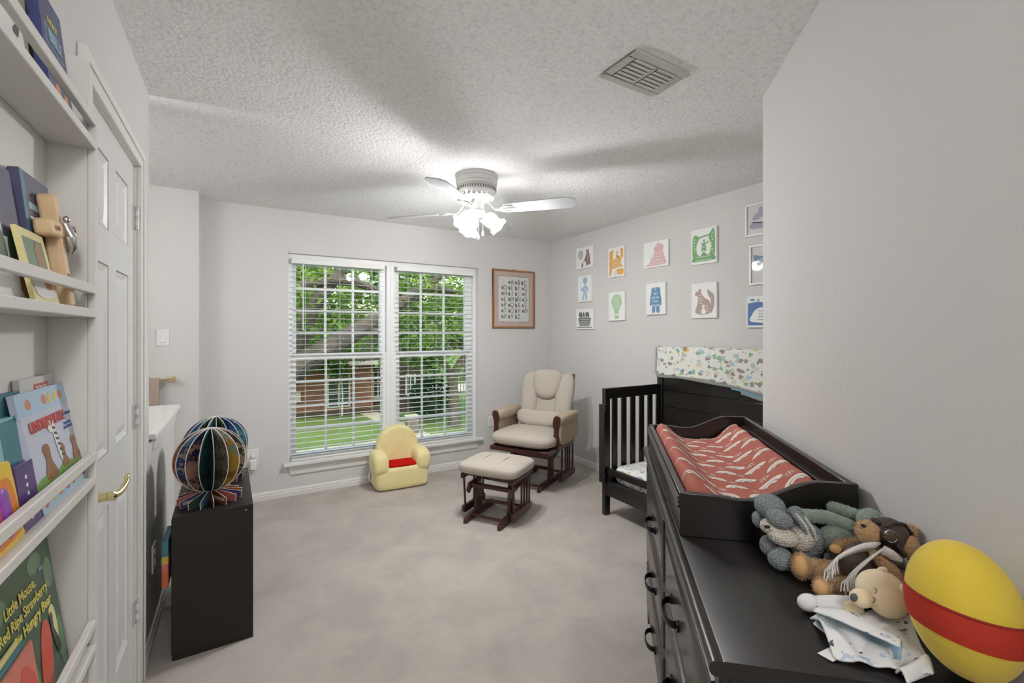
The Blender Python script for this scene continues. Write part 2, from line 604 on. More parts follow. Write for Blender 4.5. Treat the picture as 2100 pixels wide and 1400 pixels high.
def link(name, me, parent=None, bevel=0.0, seg=2, loc=None, rz=None, sub=0, thick=0.0):
    o = bpy.data.objects.new(name, me)
    COL.objects.link(o)
    if parent is not None:
        o.parent = parent
    if loc is not None:
        o.location = loc
    if rz is not None:
        o.rotation_euler = (0, 0, rz)
    if thick > 0:
        t = o.modifiers.new('thickness', 'SOLIDIFY')
        t.thickness = thick
        t.offset = 0
    if bevel > 0:
        b = o.modifiers.new('bevel', 'BEVEL')
        b.width = bevel
        b.segments = seg
        b.limit_method = 'ANGLE'
        b.angle_limit = R_(40)
    if sub > 0:
        d = o.modifiers.new('subdivision', 'SUBSURF')
        d.levels = sub
        d.render_levels = sub
    return o

def thing(name, label, cat, loc=(0, 0, 0), rz=0.0, group=None):
    o = bpy.data.objects.new(name, None)
    o.empty_display_size = 0.1
    COL.objects.link(o)
    o.location = loc
    o.rotation_euler = (0, 0, rz)
    return tag(o, label, cat, group)

def tag(o, label, cat, group=None):
    o['label'] = label
    o['category'] = cat
    if group:
        o['group'] = group
    return o

def struct(o):
    o['kind'] = 'structure'
    return o

def text(body, size, mat, parent, x, y, z, name='lettering', align='CENTER', tilt=0.0, bold=0.0, roll=0.0, sx=1.0, depth=0.0004):
    """letters standing in the local x-z plane, facing -y"""
    cu = bpy.data.curves.new('letters', 'FONT')
    cu.body = body
    cu.size = size
    cu.align_x = align
    cu.align_y = 'CENTER'
    cu.extrude = depth
    cu.offset = bold * size
    cu.resolution_u = 3
    ob = bpy.data.objects.new('letters', cu)
    COL.objects.link(ob)
    dg = bpy.context.evaluated_depsgraph_get()
    me = bpy.data.meshes.new_from_object(ob.evaluated_get(dg))
    bpy.data.objects.remove(ob)
    bpy.data.curves.remove(cu)
    me.materials.clear()
    me.materials.append(MATS[mat])
    me.transform(Matrix.Diagonal((sx, 1, 1, 1)))
    o = bpy.data.objects.new(name, me)
    COL.objects.link(o)
    o.parent = parent
    o.location = (x, y, z)
    o.rotation_euler = (R_(90) + tilt, roll, 0)
    return o

def smooth_loop(pts, k=6):
    n = len(pts)
    out = []
    for i in range(n):
        p0, p1, p2, p3 = pts[i - 1], pts[i], pts[(i + 1) % n], pts[(i + 2) % n]
        for j in range(k):
            t = j / k
            out.append(tuple(0.5 * (2 * p1[a] + (p2[a] - p0[a]) * t + (2 * p0[a] - 5 * p1[a] + 4 * p2[a] - p3[a]) * t * t + (3 * p1[a] - p0[a] - 3 * p2[a] + p3[a]) * t ** 3) for a in (0, 1)))
    return out

def oval(cx, cz, rx, rz, n=20, rot=0.0):
    c, s_ = math.cos(rot), math.sin(rot)
    return [(cx + c * rx * math.cos(q) - s_ * rz * math.sin(q), cz + s_ * rx * math.cos(q) + c * rz * math.sin(q)) for q in [2 * math.pi * i / n for i in range(n)]]

def rect(x0, x1, z0, z1):
    return [(x0, z0), (x1, z0), (x1, z1), (x0, z1)]

def flat(name, polys, mat, parent, y, t=0.0005):
    """thin printed shapes lying on a surface that faces local -y"""
    mb = MB()
    for i, p in enumerate(polys):
        mb.prism(p, y - t - i * 0.00002, y, 'y')
    o = mb.build(name, mat, parent)
    if len(polys) > 1:
        o['kind'] = 'stuff'
    return o

def fur(o, n, length, mat, droop=0.3, seed=1):
    """short pile standing on a finished part"""
    rn = random.Random(seed)
    me = o.data
    polys = [p for p in me.polygons if p.area > 1e-9]
    tot = sum(p.area for p in polys)
    mb = MB()
    for p in polys:
        k = p.area / tot * n
        k = int(k) + (1 if rn.random() < k - int(k) else 0)
        vs = [me.vertices[i].co for i in p.vertices]
        for _ in range(k):
            ws = [rn.random() for _ in vs]
            s_ = sum(ws)
            c = Vector((0, 0, 0))
            for w_, v in zip(ws, vs):
                c += v * (w_ / s_)
            nrm = p.normal.copy()
            d = (nrm + Vector((rn.uniform(-0.6, 0.6), rn.uniform(-0.6, 0.6), rn.uniform(-0.6, 0.6) - droop))).normalized()
            if d.dot(nrm) < 0.15:
                d = nrm
            t = d.cross(Vector((rn.uniform(-1, 1), rn.uniform(-1, 1), rn.uniform(-1, 1)))).normalized() * length * 0.16
            mb.add([c - t, c + t, c + d * length * rn.uniform(0.6, 1.2)], [(0, 1, 2)])
    f = mb.build('fur', mat, o, fix=False)
    f['kind'] = 'stuff'
    return f

def ss(a, b, x):
    t = max(0.0, min(1.0, (x - a) / (b - a)))
    return t * t * (3 - 2 * t)

# ------------------------------------------------------------------ room shell
H = 2.44
XL, XR, YW, YJ = -0.34, 3.115, 4.29, 4.064
struct(MB().box(-2.3, 3.24, -1.82, 4.45, -0.06, 0).build('floor', 'carpet'))
struct(MB().box(-2.3, 3.24, -1.82, 4.45, H, H + 0.08).build('ceiling', 'popcorn_ceiling'))
WX0, WX1, WZ0, WZ1 = 0.36, 2.17, 0.265, 2.075
w = MB()
w.box(-0.255, WX0, YW, 4.45, 0, H).box(WX1, 3.24, YW, 4.45, 0, H).box(WX0, WX1, YW, 4.45, 0, WZ0).box(WX0, WX1, YW, 4.45, WZ1, H)
struct(w.build('wall_window', 'wall_paint'))
struct(MB().box(-2.2, -0.255, YJ, 4.45, 0, H).build('wall_jog', 'wall_paint'))
struct(MB().box(XR, 3.24, 1.02, YW, 0, H).build('wall_right', 'wall_paint'))
struct(MB().box(2.045, XR, 1.02, 1.144, 0, H).build('wall_return', 'wall_paint'))
struct(MB().prism([(1.99, 1.144), (0.45, -0.396), (0.54, -0.486), (2.045, 1.02), (2.045, 1.144)], 0, H, 'z').build('wall_diagonal', 'wall_paint'))
struct(MB().box(0.45, 0.57, -1.7, -0.396, 0, H).build('wall_hall', 'wall_paint'))
struct(MB().box(-0.46, 0.57, -1.82, -1.7, 0, H).build('wall_back', 'wall_paint'))
DY0, DY1, DZ = 1.575, 2.26, 2.045
w = MB()
w.box(-0.46, XL, -1.7, DY0, 0, H).box(-0.46, XL, DY1, 2.53, 0, H).box(-0.46, XL, DY0, DY1, DZ, H)
struct(w.build('wall_left', 'wall_paint'))
struct(MB().box(-0.46, XL, 2.53, 3.45, 0, 0.905).build('wall_half', 'wall_paint'))
struct(MB().box(-2.3, -2.2, 2.41, 4.2, 0, H).build('wall_alcove', 'wall_paint'))
struct(MB().box(-2.2, -0.46, 2.41, 2.53, 0, H).build('wall_alcove_side', 'wall_paint'))

# half-wall cap with crown under its lip
cap = MB()
cap.prism([(-0.318, 0.918), (-0.318, 0.934), (-0.323, 0.942), (-0.56, 0.942), (-0.56, 0.918)], 2.56, 3.545, 'y')
cap.prism([(-0.34, 0.84), (-0.338, 0.852), (-0.330, 0.862), (-0.331, 0.885), (-0.325, 0.905), (-0.325, 0.918), (-0.34, 0.918)], 2.62, 3.47, 'y')
struct(cap.build('trim_1', 'trim_white', bevel=0.002))

def baseboard(name, a, b, nx, ny, h=0.066, t=0.013):
    """profiled board from a to b along a wall, standing out along (nx, ny)"""
    prof = [(0, 0), (t, 0), (t, h * 0.56), (t * 0.62, h * 0.62), (t * 0.85, h * 0.72), (t * 0.5, h * 0.95), (0, h)]
    m = MB()
    n = len(prof)
    vs = [(p[0] + nx * q[0], p[1] + ny * q[0], q[1]) for p in (a, b) for q in prof]
    fs = [tuple(range(n)), tuple(range(2 * n - 1, n - 1, -1))] + [(i, i + n, (i + 1) % n + n, (i + 1) % n) for i in range(n)]
    m.add(vs, fs)
    return struct(m.build(name, 'trim_white'))
baseboard('baseboard_window', (-0.255, YW), (XR, YW), 0, -1)
baseboard('baseboard_right', (XR, YW - 0.013), (XR, 1.144), -1, 0)
baseboard('baseboard_left', (XL, 2.345), (XL, 3.45), 1, 0)
baseboard('baseboard_jog', (-2.2, YJ), (-0.255, YJ), 0, -1)
baseboard('baseboard_diagonal', (1.98, 1.134), (0.45, -0.396), -0.7071, 0.7071)

# ------------------------------------------------------------------ closet door in the left wall
d1 = struct(bpy.data.objects.new('door_1', None))
COL.objects.link(d1)
d1.location = (XL, 1.9175, 0)
d1.rotation_euler = (0, 0, R_(90))
hw = 0.338
yf, yb = 0.010, 0.044
cols_ = [(-0.2415, -0.0495), (0.0495, 0.2415)]
rows_ = [(0.26, 0.86), (1.02, 1.605), (1.715, 1.935)]
slab = MB()
slab.box(-hw, hw, 0.022, yb, 0.008, DZ - 0.004)
xs = [-hw, cols_[0][0], cols_[0][1], cols_[1][0], cols_[1][1], hw]
for i in (0, 2, 4):
    slab.box(xs[i], xs[i + 1], yf, 0.022, 0.008, DZ - 0.004)
zs = [0.008, rows_[0][0], rows_[0][1], rows_[1][0], rows_[1][1], rows_[2][0], rows_[2][1], DZ - 0.004]
for c0, c1 in cols_:
    for i in (0, 2, 4, 6):
        slab.box(c0, c1, yf, 0.022, zs[i], zs[i + 1])
slab.build('door_slab', 'door_white', d1)
for c0, c1 in cols_:
    for r0, r1 in rows_:
        p = MB()
        a, b = 0.022, 0.048
        vs = [(c0, 0.0215, r0), (c1, 0.0215, r0), (c1, 0.0215, r1), (c0, 0.0215, r1),
              (c0 + 0.004, 0.0125, r0 + 0.004), (c1 - 0.004, 0.0125, r0 + 0.004), (c1 - 0.004, 0.0125, r1 - 0.004), (c0 + 0.004, 0.0125, r1 - 0.004),
              (c0 + a, 0.020, r0 + a), (c1 - a, 0.020, r0 + a), (c1 - a, 0.020, r1 - a), (c0 + a, 0.020, r1 - a),
              (c0 + b, 0.0125, r0 + b), (c1 - b, 0.0125, r0 + b), (c1 - b, 0.0125, r1 - b), (c0 + b, 0.0125, r1 - b)]
        fs = []
        for k in range(3):
            for i in range(4):
                j = (i + 1) % 4
                fs.append((k * 4 + i, k * 4 + j, k * 4 + 4 + j, k * 4 + 4 + i))
        fs.append((12, 13, 14, 15))
        p.add(vs, fs).build('panel', 'door_white', d1)
for z in (0.313, 1.07, 1.838):
    hg = MB()
    hg.box(0.312, 0.341, 0.0075, 0.0105, z - 0.045, z + 0.045)
    hg.tube([(0.342, -0.0005, z - 0.045), (0.342, -0.0005, z + 0.045)], 0.0062, 10)
    h_ = hg.build('hinge', 'hinge_paint', d1, smooth=True)
    for k in (-1, 1):
        MB().tube([(0.342, -0.0005, z + k * 0.019 - 0.01), (0.342, -0.0005, z + k * 0.019 + 0.01)], 0.0068, 10).build('knuckle', 'plate_white', h_, smooth=True)
hd = MB()
hx, hz = -0.2575, 0.94
rotf = rotm(90, 0, 0)
hd.lathe([(0.030, 0), (0.031, 0.004), (0.026, 0.008), (0.018, 0.012), (0.013, 0.018), (0.0115, 0.036), (0.013, 0.038), (0.014, 0.052), (0.010, 0.056), (0.0, 0.056)], 24, (hx, yf, hz), rotf)
handle = hd.build('handle', 'brass', d1, smooth=True, angle=30)
lv = MB()
pts = [(hx, yf - 0.050, hz), (hx + 0.012, yf - 0.058, hz + 0.002), (hx + 0.03, yf - 0.064, hz + 0.008), (hx + 0.05, yf - 0.068, hz + 0.018), (hx + 0.062, yf - 0.070, hz + 0.028), (hx + 0.058, yf - 0.070, hz + 0.038), (hx + 0.046, yf - 0.070, hz + 0.036), (hx + 0.044, yf - 0.070, hz + 0.026)]
lv.tube(pts, [0.010, 0.009, 0.008, 0.0075, 0.007, 0.0065, 0.006, 0.004], 10)
lv.build('lever', 'brass', handle, smooth=True)
cs = MB()
ct = 0.018
def casing(m, x0, x1, z0, z1):
    m.box(x0, x1, -ct, 0.0, z0, z1)
cs.box(-0.418, -0.343, -ct * 0.75, 0.0, 0, DZ + 0.062).box(-0.418, -0.39, -ct, -ct * 0.75, 0, DZ + 0.062)
cs.box(0.343, 0.418, -ct * 0.75, 0.0, 0, DZ + 0.062).box(0.39, 0.418, -ct, -ct * 0.75, 0, DZ + 0.062)
cs.box(-0.343, 0.343, -ct * 0.75, 0.0, DZ - 0.002, DZ + 0.062).box(-0.39, 0.39, -ct, -ct * 0.75, DZ + 0.035, DZ + 0.062)
cs.box(-0.3425, -0.339, 0.0, 0.06, 0, DZ).box(0.339, 0.3425, 0.0, 0.06, 0, DZ).box(-0.339, 0.339, 0.0, 0.06, DZ - 0.003, DZ)
ob = cs.build('trim_2', 'trim_white', None, bevel=0.003)
ob.location = d1.location
ob.rotation_euler = d1.rotation_euler
struct(ob)

# ------------------------------------------------------------------ window units, sill, apron
def pane_mesh(wd, ht):
    return MB().box(-wd / 2, wd / 2, -0.002, 0.002, -ht / 2, ht / 2).mesh('pane', 'window_glass')

def window_unit(name, x0, x1, gx0, gx1, mx):
    r = struct(bpy.data.objects.new(name, None))
    COL.objects.link(r)
    r.location = ((x0 + x1) / 2, 4.37, WZ0)
    ox, oy, oz = r.location
    def part(mb, nm, mat, par=r, bevel=0.0):
        mb.v = [(p[0] - ox, p[1] - oy, p[2] - oz) for p in mb.v]
        return mb.build(nm, mat, par, bevel=bevel)
    zt0, zt1, zb0, zb1 = 1.203, 1.99, 0.343, 1.158
    f = MB()
    f.box(x0, x0 + 0.035, 4.345, 4.44, WZ0, WZ1).box(x1 - 0.035, x1, 4.345, 4.44, WZ0, WZ1)
    f.box(x0 + 0.035, x1 - 0.035, 4.345, 4.44, WZ0, 0.29).box(x0 + 0.035, x1 - 0.035, 4.345, 4.44, 2.03, WZ1)
    part(f, 'window_frame', 'vinyl_white', bevel=0.003)
    for nm, y0, y1, z0, z1, g0, g1, a0, a1, mz in (
            ('upper_sash', 4.385, 4.42, 1.165, 2.03, gx0, gx1, zt0, zt1, (1.782, 1.587, 1.393)),
            ('lower_sash', 4.352, 4.384, 0.29, 1.205, gx0 - 0.004, gx1 + 0.008, zb0, zb1, (0.96, 0.747, 0.543))):
        s_ = MB()
        s_.box(x0 + 0.035, g0, y0, y1, z0, z1).box(g1, x1 - 0.035, y0, y1, z0, z1)
        s_.box(g0, g1, y0, y1, z0, a0).box(g0, g1, y0, y1, a1, z1)
        sash = part(s_, nm, 'vinyl_white', bevel=0.003)
        yc = (y0 + y1) / 2
        for q in mx:
            part(MB().box(q - 0.010, q + 0.010, yc - 0.006, yc + 0.006, a0, a1), 'muntin', 'vinyl_white', sash)
        for q in mz:
            part(MB().box(g0, g1, yc - 0.0055, yc + 0.0055, q - 0.010, q + 0.010), 'muntin', 'vinyl_white', sash)
        xe = [g0] + list(mx) + [g1]
        ze = [a0] + sorted(mz) + [a1]
        for i in range(3):
            for j in range(4):
                w_, h_ = xe[i + 1] - xe[i], ze[j + 1] - ze[j]
                o = link('pane', pane_mesh(w_, h_), sash)
                o.location = ((xe[i] + xe[i + 1]) / 2 - ox, yc + 0.008 - oy, (ze[j] + ze[j + 1]) / 2 - oz)
    return r
window_unit('window_1', WX0, 1.25, 0.430, 1.155, (0.671, 0.913))
window_unit('window_2', 1.25, WX1, 1.345, 2.060, (1.575, 1.822))
sl = MB()
sl.box(WX0 + 0.002, WX1 - 0.002, 4.29, 4.352, 0.262, 0.285)
sl.box(0.322, 2.208, 4.238, 4.29, 0.260, 0.285)
struct(sl.build('trim_3', 'trim_white', bevel=0.004))
ap = MB()
n = 5
prof = [(4.29, 0.259), (4.256, 0.259), (4.258, 0.244), (4.268, 0.228), (4.276, 0.212), (4.276, 0.186), (4.279, 0.178), (4.29, 0.178)]
vs = []
for x, k in ((0.352, 1), (2.178, -1)):
    for (y, z) in prof:
        vs.append((x + k * (0.259 - z) * 0.32, y, z))
m_ = len(prof)
ap.add(vs, [tuple(range(m_)), tuple(range(2 * m_ - 1, m_ - 1, -1))] + [(i, i + m_, (i + 1) % m_ + m_, (i + 1) % m_) for i in range(m_)])
struct(ap.build('trim_4', 'trim_white'))

# ------------------------------------------------------------------ blinds, slats open flat
def blind(x0, x1, label, wand):
    r = thing('window_blind', label, 'blind', ((x0 + x1) / 2, 4.325, 2.035), 0, 'white slatted blinds in the window')
    w_ = x1 - x0
    MB().box(-w_ / 2, w_ / 2, -0.028, 0.014, -0.045, 0.0).build('headrail', 'blind_white', r, bevel=0.003)
    me = MB().prism([(-0.0155, -0.0004), (-0.008, 0.0006), (0.0, 0.0010), (0.008, 0.0006), (0.0155, -0.0004), (0.0155, 0.0010), (0.008, 0.0020), (0.0, 0.0024), (-0.008, 0.0020), (-0.0155, 0.0010)], -w_ / 2 + 0.003, w_ / 2 - 0.003, 'x').mesh('slat', 'blind_white')
    z = 1.968
    while z > 0.335:
        o = link('slat', me, r)
        o.location = (0, 0.0, z - 2.035)
        z -= 0.0452
    for zz in (0.306, 0.313, 0.320):
        o = link('slat', me, r)
        o.location = (0, 0, zz - 2.035)
    MB().box(-w_ / 2 + 0.002, w_ / 2 - 0.002, -0.024, 0.024, 0.287 - 2.035, 0.303 - 2.035).build('bottom_rail', 'blind_white', r, bevel=0.003)
    for q in (-0.36, 0.0, 0.36):
        for y in (-0.0165, 0.0165):
            MB().tube([(q * w_, y, -0.045), (q * w_, y, 0.303 - 2.035)], 0.0009, 5).build('ladder_cord', 'blind_white', r)
    if wand:
        MB().tube([(-w_ / 2 + 0.09, -0.036, -0.03), (-w_ / 2 + 0.09, -0.036, -0.62)], 0.0045, 8).build('tilt_wand', 'blind_white', r, smooth=True)
    return r
blind(0.385, 1.183, 'white slatted blind with a tilt wand over the window farther from the framed alphabet', True)
blind(1.305, 2.120, 'white slatted blind over the window next to the framed alphabet', False)
hk = MB().tube([(0.362, 4.288, 2.10), (0.362, 4.268, 2.098), (0.362, 4.262, 2.085), (0.362, 4.268, 2.072), (0.362, 4.276, 2.076)], 0.0022, 6).build('wall_hook', 'silver', smooth=True)
tag(hk, 'small metal hook at the upper corner of the window', 'hook')

# ------------------------------------------------------------------ outdoors: lawn, walk, house, trees (the room is upstairs)
GZ = -3.1
struct(MB().box(-60, 90, 5.5, 110, GZ - 0.2, GZ).build('lawn', 'lawn_green'))
struct(MB().prism([(-20, 18.0), (6.0, 18.9), (30, 17.0), (30, 15.6), (6.0, 17.6), (-20, 16.9)], GZ, GZ + 0.03, 'z').build('sidewalk', 'concrete'))
struct(MB().prism([(6.2, 18.9), (7.2, 18.9), (6.6, 26.0), (5.7, 26.0)], GZ, GZ + 0.025, 'z').build('front_path', 'concrete'))

hs = thing('brick_house', 'single-storey brick house with a grey roof across the lawn', 'house', (2.0, 27.0, GZ))
MB().box(-9, 4.75, 0, 7, 0, 2.75).build('wall', 'house_brick', hs)
MB().box(4.75, 5.6, 0.6, 7, 0, 2.75).build('wall', 'house_dark', hs)
MB().box(5.6, 7.4, -1.8, 7, 0, 2.75).build('wall', 'house_dark', hs)
MB().prism([(-9.4, 2.72), (7.9, 2.72), (7.9, 2.86), (4.5, 5.4), (-6, 5.4), (-9.4, 2.86)], -0.45, 7.4, 'y').build('roof', 'asphalt_roof', hs)
MB().box(-9.4, 5.5, -0.5, -0.42, 2.62, 2.86).build('fascia', 'house_trim', hs)
def house_window(x0, x1, z0, z1, arch, y=-0.02):
    f = MB()
    t = 0.09
    if arch:
        cx, rr = (x0 + x1) / 2, (x1 - x0) / 2
        outer = [(cx - rr * math.cos(q), z1 + 0.42 * rr * math.sin(q)) for q in [math.pi * i / 12 for i in range(13)]]
        inner = [(cx - (rr - t) * math.cos(q), z1 + 0.42 * (rr - t) * math.sin(q)) for q in [math.pi * i / 12 for i in range(13)]]
        for i in range(12):
            f.prism([outer[i], outer[i + 1], inner[i + 1], inner[i]], y - 0.05, y, 'y')
    f.box(x0, x0 + t, y - 0.05, y, z0, z1).box(x1 - t, x1, y - 0.05, y, z0, z1)
    f.box(x0 + t, x1 - t, y - 0.05, y, z0, z0 + t).box(x0 + t, x1 - t, y - 0.05, y, z1 - t * (0.5 if arch else 1), z1)
    f.box((x0 + x1) / 2 - 0.03, (x0 + x1) / 2 + 0.03, y - 0.05, y, z0 + t, z1 - t).box(x0 + t, x1 - t, y - 0.05, y, (z0 + z1) / 2 - 0.03, (z0 + z1) / 2 + 0.03)
    o = f.build('window', 'house_trim', hs)
    g = MB().box(x0 + t, x1 - t, y - 0.02, y - 0.005, z0 + t, z1 - t)
    if arch:
        g.prism([(cx - (rr - t) * math.cos(q), z1 + 0.42 * (rr - t) * math.sin(q)) for q in [math.pi * i / 12 for i in range(13)]], y - 0.02, y - 0.005, 'y')
    g.build('pane', 'house_glass', o)
house_window(2.2, 3.45, 0.25, 2.0, True)
house_window(-3.2, -1.8, 0.3, 1.9, False)
house_window(4.85, 5.5, 0.5, 2.3, False, 0.58)
house_window(6.1, 6.7, 0.9, 2.1, False, -1.82)
MB().box(0.62, 0.86, -0.1, 0.0, 0.75, 1.25).build('meter_box', 'house_trim', hs)
o = MB().prism([(2.3, 25.9), (6.9, 25.6), (9.6, 24.3), (9.7, 24.9), (7.6, 25.1), (7.4, 26.5), (-6, 26.95), (-6, 26.3)], GZ, GZ + 0.12, 'z').build('flower_bed', 'mulch')
tag(o, 'dark mulched bed along the foot of the brick house', 'flower bed')

def leaves(mb, c, rad, n, size, flatk=0.7):
    for _ in range(n):
        while True:
            d = Vector((random.uniform(-1, 1), random.uniform(-1, 1), random.uniform(-1, 1)))
            if 0.15 < d.length < 1:
                break
        p = Vector(c) + Vector((d.x * rad, d.y * rad, d.z * rad * flatk))
        rm = Euler((random.uniform(-0.9, 0.9), random.uniform(-0.9, 0.9), random.uniform(0, 6.28))).to_matrix()
        s_ = size * random.uniform(0.6, 1.3)
        q = [Vector((-s_, 0, 0)), Vector((-0.1 * s_, -0.42 * s_, 0.08 * s_)), Vector((s_, 0, -0.1 * s_)), Vector((-0.1 * s_, 0.42 * s_, 0.08 * s_))]
        mb.add([p + rm @ a for a in q], [(0, 1, 2, 3)])

def tree(name, label, base, limbs, clumps, leaf_mat, size):
    r = thing(name, label, 'tree', base)
    b = Vector(base)
    for i, (pts, rs) in enumerate(limbs):
        MB().tube([Vector(p) - b for p in pts], rs, 12).build('trunk' if i == 0 else 'limb', 'bark', r, smooth=True)
    mb = MB()
    for (c, rad, n) in clumps:
        leaves(mb, Vector(c) - b, rad, n, size)
    f = mb.build('foliage', leaf_mat, r, fix=False)
    f['kind'] = 'stuff'
    return r
cl = []
for _ in range(70):
    x, y = random.uniform(-2.5, 7.0), random.uniform(8.2, 13.5)
    cl.append(((x, y, random.uniform(1.5, 5.2)), random.uniform(0.35, 0.8), 95))
for _ in range(60):
    x, y = random.uniform(0.3, 6.5), random.uniform(9.2, 13.0)
    cl.append(((x, y, random.uniform(1.15, 3.0)), random.uniform(0.25, 0.55), 80))
for _ in range(14):
    x, y = random.uniform(0.3, 3.6), random.uniform(7.4, 8.2)
    cl.append(((x, y, random.uniform(1.7, 3.0)), random.uniform(0.15, 0.3), 26))
tree('oak_tree', 'big oak with thick grey limbs close outside the window', (-0.1, 8.6, GZ), [
    ([(-0.1, 8.6, GZ), (-0.05, 8.6, -1.2), (0.15, 8.55, -0.2), (0.48, 8.5, 0.43), (0.85, 8.5, 0.81), (1.48, 8.5, 1.19), (1.99, 8.5, 1.51), (2.44, 8.55, 1.78), (3.01, 8.7, 2.2), (3.74, 9.0, 2.65)], [0.48, 0.40, 0.33, 0.27, 0.22, 0.18, 0.15, 0.12, 0.10, 0.08]),
    ([(0.55, 8.6, 0.45), (0.72, 8.7, 0.78), (0.91, 8.7, 1.32), (1.11, 8.7, 1.84), (1.31, 8.7, 2.15), (1.6, 8.7, 2.5), (1.9, 8.8, 3.2)], [0.19, 0.18, 0.16, 0.14, 0.12, 0.10, 0.08]),
    ([(0.2, 8.7, 2.12), (0.94, 8.65, 2.21), (1.42, 8.6, 2.34), (1.84, 8.6, 2.32), (2.5, 8.6, 2.07)], [0.08, 0.09, 0.1, 0.08, 0.05]),
    ([(1.99, 8.5, 1.5), (2.26, 8.45, 1.36), (2.6, 8.4, 1.34)], [0.1, 0.07, 0.04]),
    ([(2.6, 8.6, 1.85), (3.0, 9.4, 1.95), (3.7, 10.0, 2.42), (4.6, 10.4, 2.4)], [0.13, 0.12, 0.1, 0.07])], cl, 'leaf_near', 0.085)
cl = []
for _ in range(46):
    cl.append(((random.uniform(5.2, 13.0), random.uniform(18.0, 22.5), random.uniform(-0.1, 5.5)), random.uniform(0.7, 1.4), 95))
for _ in range(14):
    cl.append(((random.uniform(6.0, 11.0), random.uniform(19.0, 20.6), random.uniform(0.0, 1.5)), random.uniform(0.6, 0.9), 90))
tree('street_tree', 'tree with a forked grey trunk on the lawn, before the hedge', (8.84, 20.0, GZ), [
    ([(8.84, 20.0, GZ), (8.8, 20.0, -1.4), (8.67, 20.0, -0.67), (8.17, 20.0, 0.15), (7.8, 20.0, 1.2)], [0.30, 0.23, 0.21, 0.15, 0.1]),
    ([(8.7, 20.0, -0.8), (9.18, 20.0, 0.01), (9.96, 20.0, 0.7), (10.4, 20.2, 1.6)], [0.2, 0.18, 0.14, 0.1])], cl, 'leaf_mid', 0.17)
cl = []
for _ in range(60):
    cl.append(((random.uniform(-4.0, 5.0), random.uniform(22.5, 25.0), random.uniform(0.0, 6.0)), random.uniform(0.8, 1.5), 85))
for _ in range(26):
    cl.append(((random.uniform(-3.0, 5.2), random.uniform(24.5, 25.6), random.uniform(-0.5, 1.2)), random.uniform(0.5, 0.8), 80))
tree('yard_tree', 'bushy green tree hanging over the roof of the brick house', (1.0, 24.5, GZ), [
    ([(1.0, 24.5, GZ), (1.1, 24.4, -1.0), (1.6, 24.0, 1.5), (2.0, 23.5, 3.5)], [0.3, 0.24, 0.18, 0.1])], cl, 'leaf_mid', 0.2)
for x_, lab_ in ((-4.0, 'tall dark green tree behind the house roof at the end nearest the big oak'), (7.0, 'tall dark green tree rising behind the middle of the house roof'), (18.0, 'tall dark green tree standing behind the iron railing')):
    cl = []
    for _ in range(24):
        cl.append(((x_ + random.uniform(-6.5, 6.5), random.uniform(35.0, 41.0), random.uniform(0.5, 11.0)), random.uniform(1.6, 3.0), 60))
    tree('backdrop_tree', lab_, (x_, 38.0, GZ), [([(x_, 38.0, GZ), (x_, 38.0, 4.0)], [0.4, 0.25])], cl, 'leaf_dark', 0.42)
hg = MB()
leaves(hg, (8.5, 22.3, -1.95), 1.1, 1400, 0.13, 0.95)
ob = hg.build('hedge', 'leaf_dark', None, fix=False)
tag(ob, 'clipped dark hedge on the lawn beside the street tree', 'hedge')
sap = thing('sapling', 'slender white-barked sapling before the arched house window', 'tree', (4.75, 25.6, GZ))
MB().tube([(0, 0, 0), (0.03, 0, 1.0), (-0.02, 0, 2.2)], [0.05, 0.04, 0.025], 8).build('trunk', 'house_trim', sap, smooth=True)
mb = MB()
leaves(mb, (0, 0, 2.1), 0.75, 260, 0.1, 0.8)
o = mb.build('foliage', 'leaf_mid', sap, fix=False)
o['kind'] = 'stuff'
ml = thing('stone_mailbox', 'dark stone mailbox pillar with a pale cap by the sidewalk', 'mailbox', (6.62, 19.6, GZ))
MB().box(-0.26, 0.26, -0.24, 0.24, 0, 0.72).build('pillar', 'stone_pillar', ml, bevel=0.04)
MB().box(-0.29, 0.29, -0.27, 0.27, 0.72, 0.80).build('cap', 'concrete', ml, bevel=0.02)
fn_ = thing('iron_fence', 'dark iron railing beyond the street tree', 'fence', (11.5, 30.0, GZ))
MB().box(0, 6.5, -0.02, 0.02, 0.15, 0.2).box(0, 6.5, -0.02, 0.02, 1.35, 1.4).build('rail', 'fence_dark', fn_)
bar = MB().box(-0.02, 0.02, -0.02, 0.02, 0.0, 1.5).mesh('picket', 'fence_dark')
for i in range(27):
    link('picket', bar, fn_, loc=(i * 0.25, 0, 0))
struct(MB().box(10.5, 40, 31, 36, GZ, GZ + 0.02).build('street', 'concrete'))

# ------------------------------------------------------------------ ceiling fan with its lamps
FX, FY = 1.36, 2.71
fan = thing('ceiling_fan', 'white four-blade ceiling fan with frosted tulip lamp shades', 'fan', (FX, FY, H))
hb = MB()
hb.lathe([(0.138, 0.0), (0.140, -0.004), (0.140, -0.022), (0.136, -0.026), (0.139, -0.034), (0.139, -0.052), (0.135, -0.058), (0.137, -0.064), (0.134, -0.07)], 48)
hb.build('canopy', 'fan_white', fan, smooth=True, angle=30)
mbm = MB().lathe([(0.134, -0.07), (0.130, -0.10), (0.124, -0.114)], 48, cap=False).build('motor_band', 'vent_paint', fan, smooth=True)
me = MB().box(-0.0022, 0.0022, -0.002, 0.002, -0.014, 0.014).mesh('slot', 'vent_dark')
for i in range(48):
    q = 2 * math.pi * i / 48
    o = link('slot', me, mbm)
    o.location = (0.1295 * math.cos(q), 0.1295 * math.sin(q), -0.092)
    o.rotation_euler = (0, 0.17, q + math.pi / 2)
